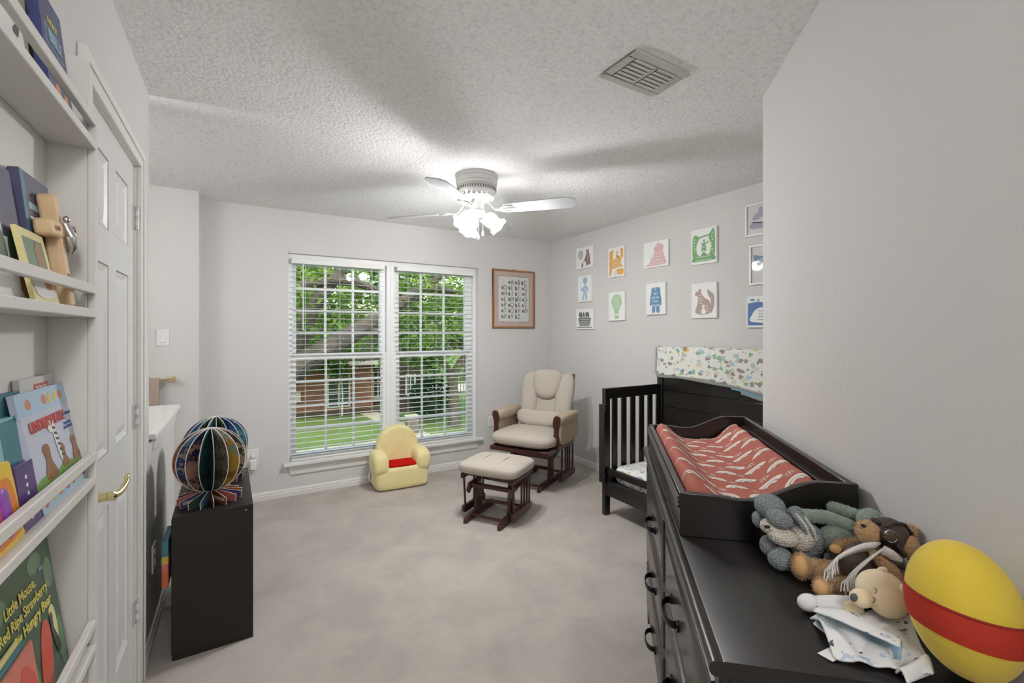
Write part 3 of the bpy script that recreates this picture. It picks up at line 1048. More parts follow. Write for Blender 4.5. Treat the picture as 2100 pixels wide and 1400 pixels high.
cn = MB().lathe([(0.124, -0.114), (0.120, -0.124), (0.100, -0.150), (0.078, -0.166), (0.05, -0.172), (0.0, -0.172)], 48, cap=False).build('motor_cone', 'fan_white', fan, smooth=True)
me = MB().prism([(-0.008, -0.018), (0.008, -0.018), (0.0105, 0.018), (-0.0105, 0.018)], -0.002, 0.002, 'y').mesh('cone_slot', 'vent_paint')
for i in range(20):
    q = 2 * math.pi * i / 20
    o = link('cone_slot', me, cn)
    o.location = (0.1075 * math.cos(q), 0.1075 * math.sin(q), -0.1385)
    o.rotation_euler = Euler((R_(-42), 0, q + math.pi / 2)).to_matrix().to_euler()
MB().lathe([(0.045, -0.172), (0.047, -0.185), (0.047, -0.225), (0.058, -0.238), (0.058, -0.262), (0.035, -0.275), (0.0, -0.275)], 32).build('switch_housing', 'fan_white', fan, smooth=True, angle=35)
bz = -0.232
for ang in (223, 310.5, 44, 131):
    q = R_(ang)
    br = Matrix.Rotation(q, 3, 'Z')
    pitch = rotm(-12, 0, 0)
    b = MB()
    outline = [(0.20, -0.052), (0.30, -0.062), (0.56, -0.070), (0.635, -0.066), (0.668, -0.040), (0.668, 0.040), (0.635, 0.066), (0.56, 0.070), (0.30, 0.062), (0.20, 0.052)]
    b.prism(outline, -0.003, 0.003, 'z')
    b.v = [tuple(br @ (pitch @ Vector(p)) + Vector((0, 0, bz))) for p in b.v]
    bl = b.build('blade', 'blade_white', fan, bevel=0.002)
    ir = MB()
    ir.tube([(0.085, 0, 0.055), (0.11, 0, 0.02), (0.135, 0, -0.004), (0.17, 0, -0.008)], [0.010, 0.010, 0.011, 0.011], 8, ry=0.006)
    for s_ in (-1, 1):
        ir.tube([(0.16, 0, -0.008), (0.185, s_ * 0.024, -0.008), (0.215, s_ * 0.038, -0.007), (0.25, s_ * 0.03, -0.006), (0.262, s_ * 0.014, -0.006)], [0.008, 0.008, 0.008, 0.007, 0.005], 7, ry=0.004)
    ir.tube([(0.165, 0, -0.008), (0.21, 0.0, -0.008), (0.275, 0.0, -0.006)], [0.007, 0.012, 0.004], 7, ry=0.004)
    ir.v = [tuple(br @ (pitch @ Vector(p)) + Vector((0, 0, bz))) for p in ir.v]
    ir.build('blade_iron', 'fan_white', bl, smooth=True)
M_shade('lit_glass', 0.9)
for k, ang in enumerate((205, 318, 85)):
    q = R_(ang)
    dirv = Vector((math.cos(q) * 0.72, math.sin(q) * 0.72, -0.70)).normalized()
    base = Vector((math.cos(q) * 0.052, math.sin(q) * 0.052, -0.252))
    rot = dirv.to_track_quat('Z', 'Y').to_matrix()
    arm = MB().tube([Vector((math.cos(q) * 0.03, math.sin(q) * 0.03, -0.245)), base, base + dirv * 0.03], [0.012, 0.013, 0.020], 12).build('lamp_holder', 'fan_white', fan, smooth=True)
    sh = MB()
    prof = [(0.020, 0.018), (0.034, 0.028), (0.045, 0.050), (0.047, 0.075), (0.043, 0.098), (0.050, 0.118), (0.066, 0.136)]
    def wob(i, a):
        return 1 + (0.0 if i < 3 else (0.03 * (i - 2))) * math.cos(6 * a)
    sh.lathe(prof, 36, base, rot, cap=False, wob=wob)
    shade = sh.build('lamp_shade', 'lit_glass', fan, smooth=True)
    MB().ell(base + dirv * 0.075, (0.024, 0.024, 0.030), rot, 14, 10).build('bulb', 'lit_glass', arm, smooth=True)
    ld = bpy.data.lights.new('fan_bulb', 'POINT')
    ld.energy = 26.0
    ld.shadow_soft_size = 0.05
    ld.color = (1.0, 0.99, 0.985)
    lo = bpy.data.objects.new('fan_bulb', ld)
    COL.objects.link(lo)
    lo.parent = fan
    lo.location = base + dirv * 0.100
for (x, y, z1) in ((-0.012, -0.05, -0.40), (0.03, -0.03, -0.365)):
    ch = MB().tube([(x, y, -0.265), (x, y, z1)], 0.0014, 5).build('pull_chain', 'fan_white', fan)
    MB().lathe([(0.002, 0.0), (0.006, -0.008), (0.0075, -0.024), (0.006, -0.036), (0.0, -0.038)], 12, (x, y, z1)).build('pull_knob', 'fan_white', ch, smooth=True)

# unseen fill lamp added behind the viewer: a frosted globe on a stem
hl = thing('hall_fill_globe', 'added fill lamp, a frosted globe out of view behind the camera', 'lamp', (0.05, -0.95, H))
MB().lathe([(0.07, 0.0), (0.07, -0.015), (0.06, -0.022), (0.012, -0.03), (0.012, -0.12), (0.035, -0.125), (0.04, -0.15)], 32).build('stem', 'fan_white', hl, smooth=True, angle=30)
M_shade('fill_glass', 1.0, 0.5)
MB().ell((0, 0, -0.255), (0.125, 0.125, 0.125), None, 32, 20).build('globe', 'fill_glass', hl, smooth=True)
ld = bpy.data.lights.new('hall_fill', 'POINT')
ld.shadow_soft_size = 0.11
ld.energy = 36.0
ld.color = (1.0, 0.99, 0.985)
lo = bpy.data.objects.new('hall_fill', ld)
COL.objects.link(lo)
lo.parent = hl
lo.location = (0, 0, -0.255)
# unseen bar lamp added inside the alcove to brighten that end
vl = thing('alcove_fill_bar', 'added fill lamp, a frosted bar out of view on the alcove wall', 'lamp', (-1.25, 2.545, 1.95))
MB().box(-0.3, 0.3, -0.012, 0.012, -0.05, 0.05).build('base', 'fan_white', vl, bevel=0.004)
MB().tube([(-0.27, 0.05, 0), (0.27, 0.05, 0)], 0.035, 16).build('diffuser', 'fill_glass', vl, smooth=True)
ld = bpy.data.lights.new('alcove_fill', 'AREA')
ld.shape = 'RECTANGLE'
ld.size = 0.5
ld.size_y = 0.08
ld.energy = 20.0
ld.color = (1.0, 0.99, 0.985)
lo = bpy.data.objects.new('alcove_fill', ld)
COL.objects.link(lo)
lo.parent = vl
lo.location = (0, 0.1, 0)
lo.rotation_euler = (R_(90), 0, R_(180))

# ------------------------------------------------------------------ ceiling register
vn = thing('ceiling_vent', 'grey louvred air register set in the ceiling', 'vent', (1.4025, 1.288, H))
f = MB()
vw, vh, fr = 0.152, 0.103, 0.036
for (x0, x1, y0, y1) in ((-vw, vw, -vh, -vh + fr), (-vw, vw, vh - fr, vh), (-vw, -vw + fr, -vh + fr, vh - fr), (vw - fr, vw, -vh + fr, vh - fr), (-0.007, 0.007, -vh + fr, vh - fr)):
    f.box(x0, x1, y0, y1, -0.010, 0.0)
f.build('frame', 'vent_paint', vn, bevel=0.004)
MB().box(-vw + 0.01, vw - 0.01, -vh + 0.01, vh - 0.01, -0.0015, -0.0005).build('duct_shade', 'vent_dark', vn)  # dark sheet painted in for the shade behind the louvres
lm = MB().obox((0, 0, 0), (0.104, 0.0215, 0.0016), rotm(9, 0, 0)).mesh('louvre', 'vent_paint')
for c in (-0.0615, 0.0615):
    for i in range(6):
        link('louvre', lm, vn, loc=(c, -0.056 + i * 0.0225, -0.0095))
MB().box(vw - 0.028, vw - 0.022, -0.01, 0.012, -0.022, -0.010).build('damper_lever', 'vent_paint', vn)

# ------------------------------------------------------------------ wall plates, towel bar
def plate(name, label, cat, loc, rz, kind, wd=0.075, ht=0.118):
    r = thing(name, label, cat, loc, rz)
    MB().box(-wd / 2, wd / 2, -0.007, 0, -ht / 2, ht / 2).build('cover_plate', 'plate_white', r, bevel=0.003)
    if kind == 'rocker':
        MB().prism([(-0.0085, 0.032), (-0.0115, -0.032), (-0.006, -0.034), (-0.006, 0.034)], -0.016, 0.016, 'x').build('rocker', 'plate_white', r, bevel=0.001)
        for z in (-0.048, 0.048):
            MB().lathe([(0.003, 0), (0.003, 0.001), (0, 0.0015)], 10, (0, -0.007, z), rotm(90, 0, 0)).build('screw', 'hinge_paint', r)
    else:
        for z in (-0.021, 0.021):
            s_ = MB().prism(oval(0, z, 0.0165, 0.0145, 20), -0.0095, -0.007, 'y').build('socket', 'plate_white', r)
            MB().box(-0.0075, -0.0055, -0.0098, -0.0094, z - 0.003, z + 0.006).box(0.0055, 0.0075, -0.0098, -0.0094, z - 0.003, z + 0.006).prism(oval(0, z - 0.008, 0.0025, 0.0025, 10), -0.0098, -0.0094, 'y').build('slot', 'vent_dark', s_)
        MB().lathe([(0.003, 0), (0.003, 0.001), (0, 0.0015)], 10, (0, -0.007, 0), rotm(90, 0, 0)).build('screw', 'hinge_paint', r)
    return r
plate('light_switch', 'white rocker light switch above the towel bar', 'light switch', (-0.466, YJ, 1.358), 0, 'rocker')
plate('wall_outlet', 'white outlet on the half wall behind the black shelf', 'outlet', (XL, 2.645, 0.36), R_(90), 'outlet', 0.09, 0.125)
plate('wall_outlet', 'white outlet under the window wall beside the sill, holding a plug-in freshener', 'outlet', (0.098, YW, 0.372), 0, 'outlet', 0.085, 0.125)
plate('wall_outlet', 'white outlet half hidden behind the glider armrest', 'outlet', (2.32, YW, 0.44), 0, 'outlet')
fr_ = thing('plug_in_freshener', 'white plug-in air freshener in the outlet beside the window sill', 'air freshener', (0.100, YW - 0.01, 0.335))
MB().box(-0.024, 0.024, -0.042, 0.0, -0.062, 0.022).build('body', 'plate_white', fr_, bevel=0.006)
MB().lathe([(0.017, 0), (0.017, 0.012), (0.013, 0.016), (0, 0.016)], 20, (0, -0.002, 0.045), rotm(90, 0, 0)).build('dial', 'plate_white', fr_, smooth=True, angle=30)
tb = thing('towel_bar', 'brass towel bar on the wall below the light switch', 'towel bar', (-0.62, YJ, 1.062))
for x in (-0.2, 0.21):
    p = MB()
    p.prism([(x - 0.02, -0.02), (x + 0.02, -0.02), (x + 0.02, 0.02), (x - 0.02, 0.02)], -0.008, 0.0, 'y')
    p.prism([(x - 0.013, -0.013), (x + 0.013, -0.013), (x + 0.013, 0.013), (x - 0.013, 0.013)], -0.045, -0.008, 'y')
    p.prism([(x - 0.02, -0.02), (x + 0.02, -0.02), (x + 0.02, 0.02), (x - 0.02, 0.02)], -0.088, -0.045, 'y')
    p.build('post', 'brass', tb, bevel=0.005)
MB().box(-0.2, 0.21, -0.075, -0.061, -0.007, 0.007).build('bar', 'brass', tb, bevel=0.002)
def towel_fn(u, v):
    x = -0.13 + 0.27 * u - 0.02 * math.sin(v * 3.0) * (1 - u)
    s_ = v
    if s_ < 0.5:
        z = 0.010 - (0.5 - s_) * 2 * 0.20
        y = -0.053
    else:
        z = 0.010 - (s_ - 0.5) * 2 * 0.205
        y = -0.083
    if abs(s_ - 0.5) < 0.08:
        z = 0.013
        y = -0.068 + (0.5 - s_) * 0.2
    y += 0.006 * math.sin(u * 17) * abs(s_ - 0.5) * 2 * (1 if s_ > 0.5 else 0.3)
    return (x, y, z)
tw = MB().surf(towel_fn, 40, 36).build('hand_towel', 'towel_taupe', None, smooth=True, thick=0.006, angle=80)
tw.location = (-0.62, YJ, 1.062)
tag(tw, 'taupe hand towel hanging over the brass towel bar', 'towel')

# ------------------------------------------------------------------ shallow white book ledge unit on the left wall
BX0, BX1 = 0.35, 1.28
bk = thing('book_ledge_unit', 'shallow white bookcase with front rails beside the closet door', 'bookcase', (XL, 0, 0), R_(90))
# local x = world y, local -y = into the room
def bc(mb, nm, bevel=0.002):
    return mb.build(nm, 'shelf_white', bk, bevel=bevel)
bc(MB().box(BX0 - 0.016, BX0, -0.066, 0.0, 0, 1.975), 'side_panel')
bc(MB().box(BX1, BX1 + 0.016, -0.066, 0.0, 0, 1.975), 'side_panel')
bc(MB().box(BX0 - 0.016, BX0, -0.080, -0.066, 0, 1.853), 'stile')
bc(MB().box(BX1, BX1 + 0.016, -0.080, -0.066, 0, 1.853), 'stile')
bc(MB().box(BX0, BX1 - 0.005, -0.004, 0.0, 0.02, 1.975), 'back_panel', 0)
for z in (0.365, 0.720, 1.074, 1.428, 1.784):
    bc(MB().box(BX0, BX1, -0.080, -0.004, z - 0.0, z + 0.018), 'shelf')
    bc(MB().box(BX0, BX1, -0.080, -0.067, z + 0.050, z + 0.069), 'rail')

# books leaning in the ledges
COVERS = {}
def cmat(nm, rgb, **k):
    if nm not in MATS:
        M(nm, rgb, rough=k.get('rough', 0.35), var=k.get('var', 0.06), vs=k.get('vs', 12))
    return nm
def book(name, label, x0, x1, zshelf, h, cover, ybot, lean, thick=0.010, print_mats=None, twist=0.0, cat='book', group='picture books on the white ledges'):
    """leaning book; its own frame: x right, z up the cover, cover faces -y"""
    r = thing(name, label, cat, (XL + ybot, (x0 + x1) / 2, zshelf), R_(90), group)
    r.rotation_euler = (Matrix.Rotation(R_(90), 3, 'Z') @ Matrix.Rotation(-lean, 3, 'X') @ Matrix.Rotation(twist, 3, 'Y')).to_euler()
    w_ = x1 - x0
    c = MB()
    c.box(-w_ / 2, w_ / 2, 0.0, 0.0016, 0, h).box(-w_ / 2, w_ / 2, thick - 0.0016, thick, 0, h).box(-w_ / 2, -w_ / 2 + 0.002, 0.0016, thick - 0.0016, 0, h)
    c.build('cover', cover, r)
    MB().box(-w_ / 2 + 0.0022, w_ / 2 - 0.003, 0.0018, thick - 0.0018, 0.003, h - 0.003).build('page_block', 'page_white', r)
    return r
def cprint(r, nm, polys, mat, lvl=0):
    return flat('cover_print', polys, mat, r, -0.0001 - lvl * 0.0004, 0.0003)
cmat('c_lilac', (196, 200, 218)); cmat('c_ltblue', (168, 196, 220)); cmat('ink_red', (196, 60, 58)); cmat('ink_orange', (216, 128, 84)); cmat('ink_yellow', (222, 196, 92))
cmat('ink_black', (46, 46, 50)); cmat('ink_brown', (150, 102, 66)); cmat('ink_green', (130, 168, 92)); cmat('c_grey', (206, 204, 204)); cmat('ink_blue', (60, 88, 150))
cmat('c_teal', (58, 120, 132)); cmat('c_aqua', (134, 188, 190)); cmat('c_navy', (58, 66, 116)); cmat('c_dusk', (70, 70, 104)); cmat('c_spine', (66, 130, 150)); cmat('c_olive', (150, 156, 128))
cmat('c_forest', (52, 84, 62)); cmat('c_darkteal', (28, 58, 62)); cmat('ink_strawberry', (206, 74, 52)); cmat('c_salmon', (206, 116, 98)); cmat('c_yell', (226, 214, 150)); cmat('c_purple', (80, 50, 118))
cmat('c_royal', (58, 110, 186)); cmat('ink_pink', (206, 76, 120)); cmat('ink_violet', (140, 70, 170)); cmat('ink_white', (230, 230, 230)); cmat('ink_title', (222, 208, 104)); cmat('ink_sky', (150, 184, 206)); cmat('ink_moss', (96, 128, 96))

def animal_blob(x, z, s):
    return smooth_loop([(x - s, z - s), (x - s * 0.5, z + s * 0.2), (x - s * 0.7, z + s), (x, z + s * 1.3), (x + s * 0.5, z + s * 0.9), (x + s * 0.4, z + s * 0.1), (x + s, z - s)], 4)

# third ledge: zshelf 1.092
z3 = 1.092
b = book('picture_book', 'pale blue picture book titled UNDERWEAR! with a striped animal', 1.047, 1.278, z3, 0.205, 'c_lilac', 0.064, R_(10.4))
cprint(b, 'band', [rect(-0.1225, 0.1225, 0.165, 0.204), rect(-0.1225, 0.1225, 0.001, 0.036)], 'c_ltblue')
cprint(b, 'm', [oval(x, 0.184, 0.011, 0.009, 12) for x in (-0.075, 0.0, 0.085)] + [oval(x, 0.018, 0.010, 0.008, 12) for x in (-0.03, 0.045)], 'ink_orange', 1)
cprint(b, 'm', [oval(x, 0.184, 0.008, 0.011, 12) for x in (0.025, 0.055)] + [oval(x, 0.018, 0.009, 0.009, 12) for x in (-0.065, 0.08)], 'ink_yellow', 1)
cprint(b, 'm', [oval(x, 0.018, 0.009, 0.010, 12) for x in (-0.1, 0.01, 0.11)], 'ink_pink', 1)
cprint(b, 'm', [smooth_loop([(-0.122, 0.036), (0.122, 0.036), (0.122, 0.062), (0.08, 0.052), (0.03, 0.06), (-0.03, 0.05), (-0.08, 0.058), (-0.122, 0.05)], 3)], 'ink_green', 1)
cprint(b, 'm', [animal_blob(-0.045, 0.075, 0.026), animal_blob(0.03, 0.07, 0.018), animal_blob(0.095, 0.072, 0.02)], 'ink_brown', 2)
cprint(b, 'm', [smooth_loop([(-0.018, 0.138), (-0.004, 0.144), (0.008, 0.150), (0.016, 0.14), (0.014, 0.12), (0.022, 0.095), (0.034, 0.07), (0.014, 0.062), (0.004, 0.09), (0.0, 0.118), (-0.014, 0.124)], 4)], 'ink_white', 2)
cprint(b, 'm', [[(0.002 + i * 0.003, 0.132 - i * 0.011), (0.014 + i * 0.0035, 0.129 - i * 0.011), (0.014 + i * 0.0035, 0.125 - i * 0.011), (0.002 + i * 0.003, 0.127 - i * 0.011)] for i in range(6)], 'ink_black', 3)
text('UNDERWEAR!', 0.027, 'ink_red', b, -0.008, -0.0014, 0.143, bold=0.02)
text('Mary Elise Monsell', 0.0085, 'ink_blue', b, 0.082, -0.0014, 0.144)
text('illustrated by\nLynn Munsinger', 0.0075, 'ink_blue', b, 0.085, -0.0014, 0.122)
b = book('picture_book', 'pale grey picture book with blue CHESSIE title, behind the UNDERWEAR book', 1.110, 1.272, z3, 0.222, 'c_grey', 0.028, R_(3.5), 0.009)
cprint(b, 'label', [rect(-0.02, 0.05, 0.196, 0.209)], 'ink_strawberry')
text('Very Beary Book', 0.0085, 'ink_white', b, 0.015, -0.0008, 0.2025)
text('CHESSIE', 0.030, 'ink_blue', b, 0.02, -0.0008, 0.176, bold=0.03)
b = book('picture_book', 'tall dark teal book at the far back of the third ledge', 0.86, 1.107, z3, 0.205, 'c_teal', 0.028, R_(3.5), 0.010)
cprint(b, 'm', [rect(-0.11, 0.11, 0.02, 0.09)], 'ink_black')
b = book('picture_book', 'pale aqua book tucked under the edge of the UNDERWEAR book', 0.80, 1.044, z3, 0.172, 'c_aqua', 0.050, R_(7.0), 0.010)
cprint(b, 'm', [rect(0.06, 0.12, 0.005, 0.168)], 'c_teal')
b = book('picture_book', 'small purple dotted board book between the aqua book and the ice-pop toy', 0.968, 1.036, z3, 0.100, 'c_purple', 0.063, R_(7), 0.010)
cprint(b, 'm', [oval(0.0, 0.014 + 0.013 * i, 0.0035, 0.0035, 8) for i in range(6)], 'ink_white')
toy = thing('ice_pop_toy', 'yellow ice-pop mould toy with pink and purple pops on the third ledge', 'toy', (XL + 0.064, 0.885, z3), R_(90))
toy.rotation_euler = (Matrix.Rotation(R_(90), 3, 'Z') @ Matrix.Rotation(R_(-8), 3, 'X')).to_euler()
M('toy_yellow', (234, 196, 52), rough=0.3, var=0.03); M('toy_orange', (222, 130, 40), rough=0.35, var=0.05)
MB().prism(smooth_loop([(-0.07, 0.0), (0.07, 0.0), (0.078, 0.02), (0.078, 0.10), (0.06, 0.118), (-0.06, 0.118), (-0.078, 0.10), (-0.078, 0.02)], 4), 0, 0.012, 'y').build('mould', 'toy_yellow', toy, bevel=0.004)
MB().prism(smooth_loop([(-0.062, 0.012), (0.062, 0.012), (0.068, 0.05), (0.055, 0.095), (0.0, 0.09), (-0.055, 0.098), (-0.068, 0.05)], 4), -0.002, 0.0005, 'y').build('back_plate', 'toy_orange', toy)
for x, mt in ((0.03, 'ink_violet'), (-0.005, 'ink_pink'), (-0.04, 'ink_violet')):
    MB().ell((x, -0.001, 0.05), (0.0145, 0.005, 0.036), None, 16, 12, 0.8, 0.6).build('pop', mt, toy, smooth=True)
b = book('picture_book', 'royal blue board book at the cut-off end of the third ledge', 0.70, 0.802, z3, 0.10, 'c_royal', 0.063, R_(6), 0.010)

# second ledge
z2 = 1.446
b = book('picture_book', 'slim dusk-blue book titled TITANIC beside the wooden cross', 1.085, 1.222, z2, 0.232, 'c_dusk', 0.045, R_(6.0), 0.014)
cprint(b, 'spine', [rect(-0.068, -0.052, 0.001, 0.231)], 'c_spine')
cprint(b, 'm', [rect(-0.045, 0.012, 0.168, 0.180)], 'ink_sky')
text('TITANIC', 0.030, 'ink_white', b, 0.008, -0.0008, 0.142, bold=0.02, sx=0.95)
b = book('picture_book', 'white picture book with dark green trees at the end of the second ledge', 0.80, 1.06, z2, 0.215, 'ink_white', 0.045, R_(7.5), 0.009)
cprint(b, 'm', [rect(0.06, 0.13, 0.10, 0.214)], 'c_dusk')
cprint(b, 'm', [oval(x, 0.075, 0.014, 0.034, 14) for x in (0.02, 0.05, 0.085)], 'c_forest', 1)
cprint(b, 'm', [smooth_loop([(0.09, 0.02), (0.13, 0.02), (0.13, 0.12), (0.11, 0.11)], 3)], 'ink_brown', 2)
cprint(b, 'm', [rect(-0.02, 0.045, 0.185 - i * 0.02, 0.193 - i * 0.02) for i in range(4)], 'ink_black', 1)
b = book('picture_book', 'small book with a pale yellow leafy border and a woodland picture', 1.005, 1.118, z2, 0.122, 'c_yell', 0.064, R_(11), 0.006)
cprint(b, 'm', [rect(-0.042, 0.042, 0.055, 0.108)], 'ink_moss')
cprint(b, 'm', [oval(0.014, 0.078, 0.016, 0.028, 14)], 'ink_brown', 1)
cprint(b, 'm', [smooth_loop([(-0.04, 0.012), (0.04, 0.012), (0.038, 0.05), (0.0, 0.058), (-0.038, 0.05)], 4)], 'ink_white', 1)
cprint(b, 'm', [oval(0.018, 0.034, 0.016, 0.011, 14)], 'ink_orange', 2)
cr = thing('wooden_cross', 'pale wooden standing cross with a silver praying figure on the second ledge', 'cross', (XL + 0.070, 1.172, z2), R_(90))
cr.rotation_euler = (Matrix.Rotation(R_(90), 3, 'Z') @ Matrix.Rotation(R_(-6), 3, 'X') @ Matrix.Rotation(R_(-4), 3, 'Y')).to_euler()
cx_ = MB().prism([(-0.014, 0.0), (0.016, 0.0), (0.019, 0.01), (0.016, 0.03), (0.013, 0.12), (0.016, 0.185), (0.019, 0.198), (0.014, 0.208), (-0.014, 0.208), (-0.019, 0.198), (-0.016, 0.185), (-0.013, 0.12), (-0.016, 0.03), (-0.018, 0.01)], 0, 0.024, 'y').build('upright', 'pale_wood', cr, bevel=0.005)
MB().prism([(-0.062, 0.128), (0.062, 0.128), (0.066, 0.142), (0.062, 0.158), (-0.062, 0.158), (-0.066, 0.142)], -0.002, 0.022, 'y').build('crossbar', 'pale_wood', cr, bevel=0.005)
fg = MB().tube([(0.010, -0.004, 0.158), (0.013, -0.007, 0.148), (0.014, -0.008, 0.132), (0.015, -0.007, 0.112), (0.016, -0.004, 0.102)], [0.005, 0.0075, 0.009, 0.008, 0.005], 10)
fg.ell((0.010, -0.007, 0.164), (0.0055, 0.0055, 0.007), None, 10, 8)
fg.tube([(0.012, -0.011, 0.150), (0.016, -0.015, 0.143), (0.017, -0.014, 0.152)], 0.0028, 7)
fg.build('silver_figure', 'silver', cr, smooth=True)
text('GOD', 0.012, 'ink_brown', cr, -0.03, -0.0028, 0.143)
text('love', 0.009, 'ink_brown', cr, 0.0, -0.0006, 0.06)

# top ledge
z1 = 1.802
b = book('picture_book', 'navy children\'s Bible on the topmost ledge', 1.14, 1.272, z1, 0.235, 'c_navy', 0.050, R_(6), 0.016)
cprint(b, 'm', [rect(-0.046, 0.05, 0.135, 0.172)], 'ink_sky')
cprint(b, 'm', [rect(-0.043, 0.047, 0.138, 0.169)], 'c_navy', 1)
text('BIBLE', 0.030, 'ink_sky', b, 0.002, -0.0014, 0.153, bold=0.02)
text('HOLY', 0.020, 'ink_title', b, 0.0, -0.0008, 0.185)
cprint(b, 'm', [oval(-0.015, 0.05, 0.016, 0.02, 14), oval(0.03, 0.045, 0.014, 0.024, 14)], 'ink_orange')
b = book('picture_book', 'olive green picture book on the topmost ledge', 0.90, 1.118, z1, 0.205, 'c_olive', 0.030, R_(3.8), 0.010)
cprint(b, 'm', [smooth_loop([(-0.1, 0.01), (0.1, 0.01), (0.1, 0.06), (0.02, 0.09), (-0.1, 0.07)], 4)], 'ink_moss')
b = book('picture_book', 'white book with a black curl before the olive book', 0.84, 1.03, z1, 0.16, 'ink_white', 0.052, R_(8), 0.008)
cprint(b, 'm', [smooth_loop([(0.05, 0.06), (0.062, 0.05), (0.08, 0.075), (0.084, 0.12), (0.07, 0.14), (0.052, 0.13), (0.066, 0.128), (0.074, 0.11), (0.07, 0.08)], 4)], 'ink_black')

# bottom visible ledge
z4 = 0.738
b = book('picture_book', 'dark green picture book about a little mouse and a red ripe strawberry', 0.955, 1.232, z4, 0.262, 'c_forest', 0.050, R_(7.3), 0.010)
cprint(b, 'm', [oval(0.06, 0.24, 0.03, 0.018, 14), oval(-0.09, 0.225, 0.028, 0.02, 14), oval(0.112, 0.20, 0.02, 0.03, 14), oval(-0.04, 0.06, 0.05, 0.045, 18), oval(0.12, 0.06, 0.016, 0.05, 14)], 'ink_moss')
cprint(b, 'm', [smooth_loop([(0.015, 0.02), (0.028, 0.09), (0.05, 0.13), (0.072, 0.125), (0.078, 0.09), (0.066, 0.04), (0.05, 0.01)], 5)], 'ink_strawberry', 1)
cprint(b, 'm', [smooth_loop([(0.084, 0.135), (0.104, 0.14), (0.112, 0.11), (0.108, 0.07), (0.098, 0.06), (0.09, 0.09)], 4)], 'c_yell', 1)
cprint(b, 'm', [smooth_loop([(0.086, 0.13), (0.096, 0.125), (0.094, 0.1), (0.106, 0.075), (0.112, 0.05), (0.096, 0.05), (0.086, 0.08), (0.082, 0.11)], 4)], 'ink_black', 2)
for s_, z, c_, sz in (('The', 0.207, 'ink_sky', 0.014), ('Little Mouse,', 0.212, 'ink_title', 0.026), ('Red Ripe Strawberry', 0.184, 'ink_title', 0.0255), ('Big Hungry Bear', 0.155, 'ink_title', 0.0265)):
    x = {'The': -0.108, 'Little Mouse,': -0.012, 'Red Ripe Strawberry': -0.004, 'Big Hungry Bear': 0.022}[s_]
    text(s_, sz, c_, b, x, -0.0012, z, bold=0.012, sx=0.92)
text('the', 0.014, 'ink_sky', b, 0.082, -0.0012, 0.222)
text('& the', 0.014, 'ink_sky', b, -0.098, -0.0012, 0.155)
b = book('picture_book', 'dark teal book at the left end of the lowest ledge in view', 0.72, 0.950, z4, 0.20, 'c_darkteal', 0.050, R_(9), 0.008)
for i, (mt, lab, x1, hh) in enumerate((('c_yell', 'thin yellow-edged book standing in front of the strawberry book', 1.035, 0.165), ('c_teal', 'thin teal book between the yellow-edged and the salmon book', 1.045, 0.158), ('c_salmon', 'salmon red picture book standing in front of the strawberry book', 1.055, 0.150))):
    b = book('picture_book', lab, x1 - 0.23, x1, z4, hh, mt, 0.0545 + 0.0045 * i, R_(7), 0.0035)
    if i == 2:
        cprint(b, 'm', [smooth_loop([(0.03, 0.01), (0.10, 0.01), (0.108, 0.09), (0.07, 0.13), (0.04, 0.08)], 4)], 'ink_strawberry')

# ------------------------------------------------------------------ low black shelf unit, paper globes
bs = thing('black_cube_shelf', 'low black cube shelf standing by the half wall', 'shelf', (-0.100, 2.72, 0), R_(1.0))
W2, D2, SH = 0.150, 0.33, 0.61
t = 0.016
for y in (-D2 + t / 2, D2 - t / 2):
    e = MB().box(-W2, W2, y - t / 2, y + t / 2, 0, SH - t).build('end_panel', 'black_laminate', bs, bevel=0.001)
    if y < 0:
        for (x, z) in ((-0.115, 0.335), (0.115, 0.335)):
            MB().lathe([(0.004, 0), (0.004, 0.0012), (0, 0.0014)], 10, (x, y - t / 2, z), rotm(90, 0, 0)).build('screw_cap', 'black_metal', e)
        MB().lathe([(0.004, 0), (0.004, 0.002), (0, 0.0025)], 10, (0.122, y - t / 2, SH - 0.022), rotm(90, 0, 0)).build('screw_head', 'silver', e)
MB().box(-W2, W2, -D2, D2, SH - t, SH).build('top_panel', 'black_laminate', bs, bevel=0.001)
MB().box(-W2, W2, -D2 + t, D2 - t, 0.02, 0.036).build('bottom_panel', 'black_laminate', bs)
MB().box(-W2, W2, -D2 + t, D2 - t, 0.300, 0.316).build('shelf_board', 'black_laminate', bs)
MB().box(-W2, W2, -0.008, 0.008, 0.036, 0.300).build('divider', 'black_laminate', bs)
MB().box(-W2, W2, -0.008, 0.008, 0.316, SH - t).build('divider', 'black_laminate', bs)
MB().box(-W2 - 0.003, -W2, -D2 + t, D2 - t, 0.02, SH - t).build('back_board', 'black_laminate', bs)
pz = thing('rainbow_board', 'rounded toy board in teal, yellow, pink and orange bands on the black shelf\'s back', 'toy', (-0.2695, 2.50, 0.315), R_(90))
M_bands('board_bands', [(204, 104, 62), (204, 104, 62), (206, 110, 110), (218, 184, 80), (74, 128, 140), (74, 128, 140)], 0.0, 0.19, 0.002)
MB().prism(smooth_loop([(-0.09, 0.012), (-0.078, 0.0), (0.078, 0.0), (0.09, 0.012), (0.09, 0.178), (0.078, 0.19), (-0.078, 0.19), (-0.09, 0.178)], 2), -0.012, 0.012, 'y').build('board', 'board_bands', pz, bevel=0.003)
ds = thing('door_stop', 'small metal door stop rod on the baseboard behind the black shelf', 'door stop', (XL + 0.013, 2.80, 0.030), R_(90))
MB().tube([(0, 0, 0), (0, -0.055, 0.004)], [0.006, 0.006], 10).build('rod', 'cable', ds, smooth=True)
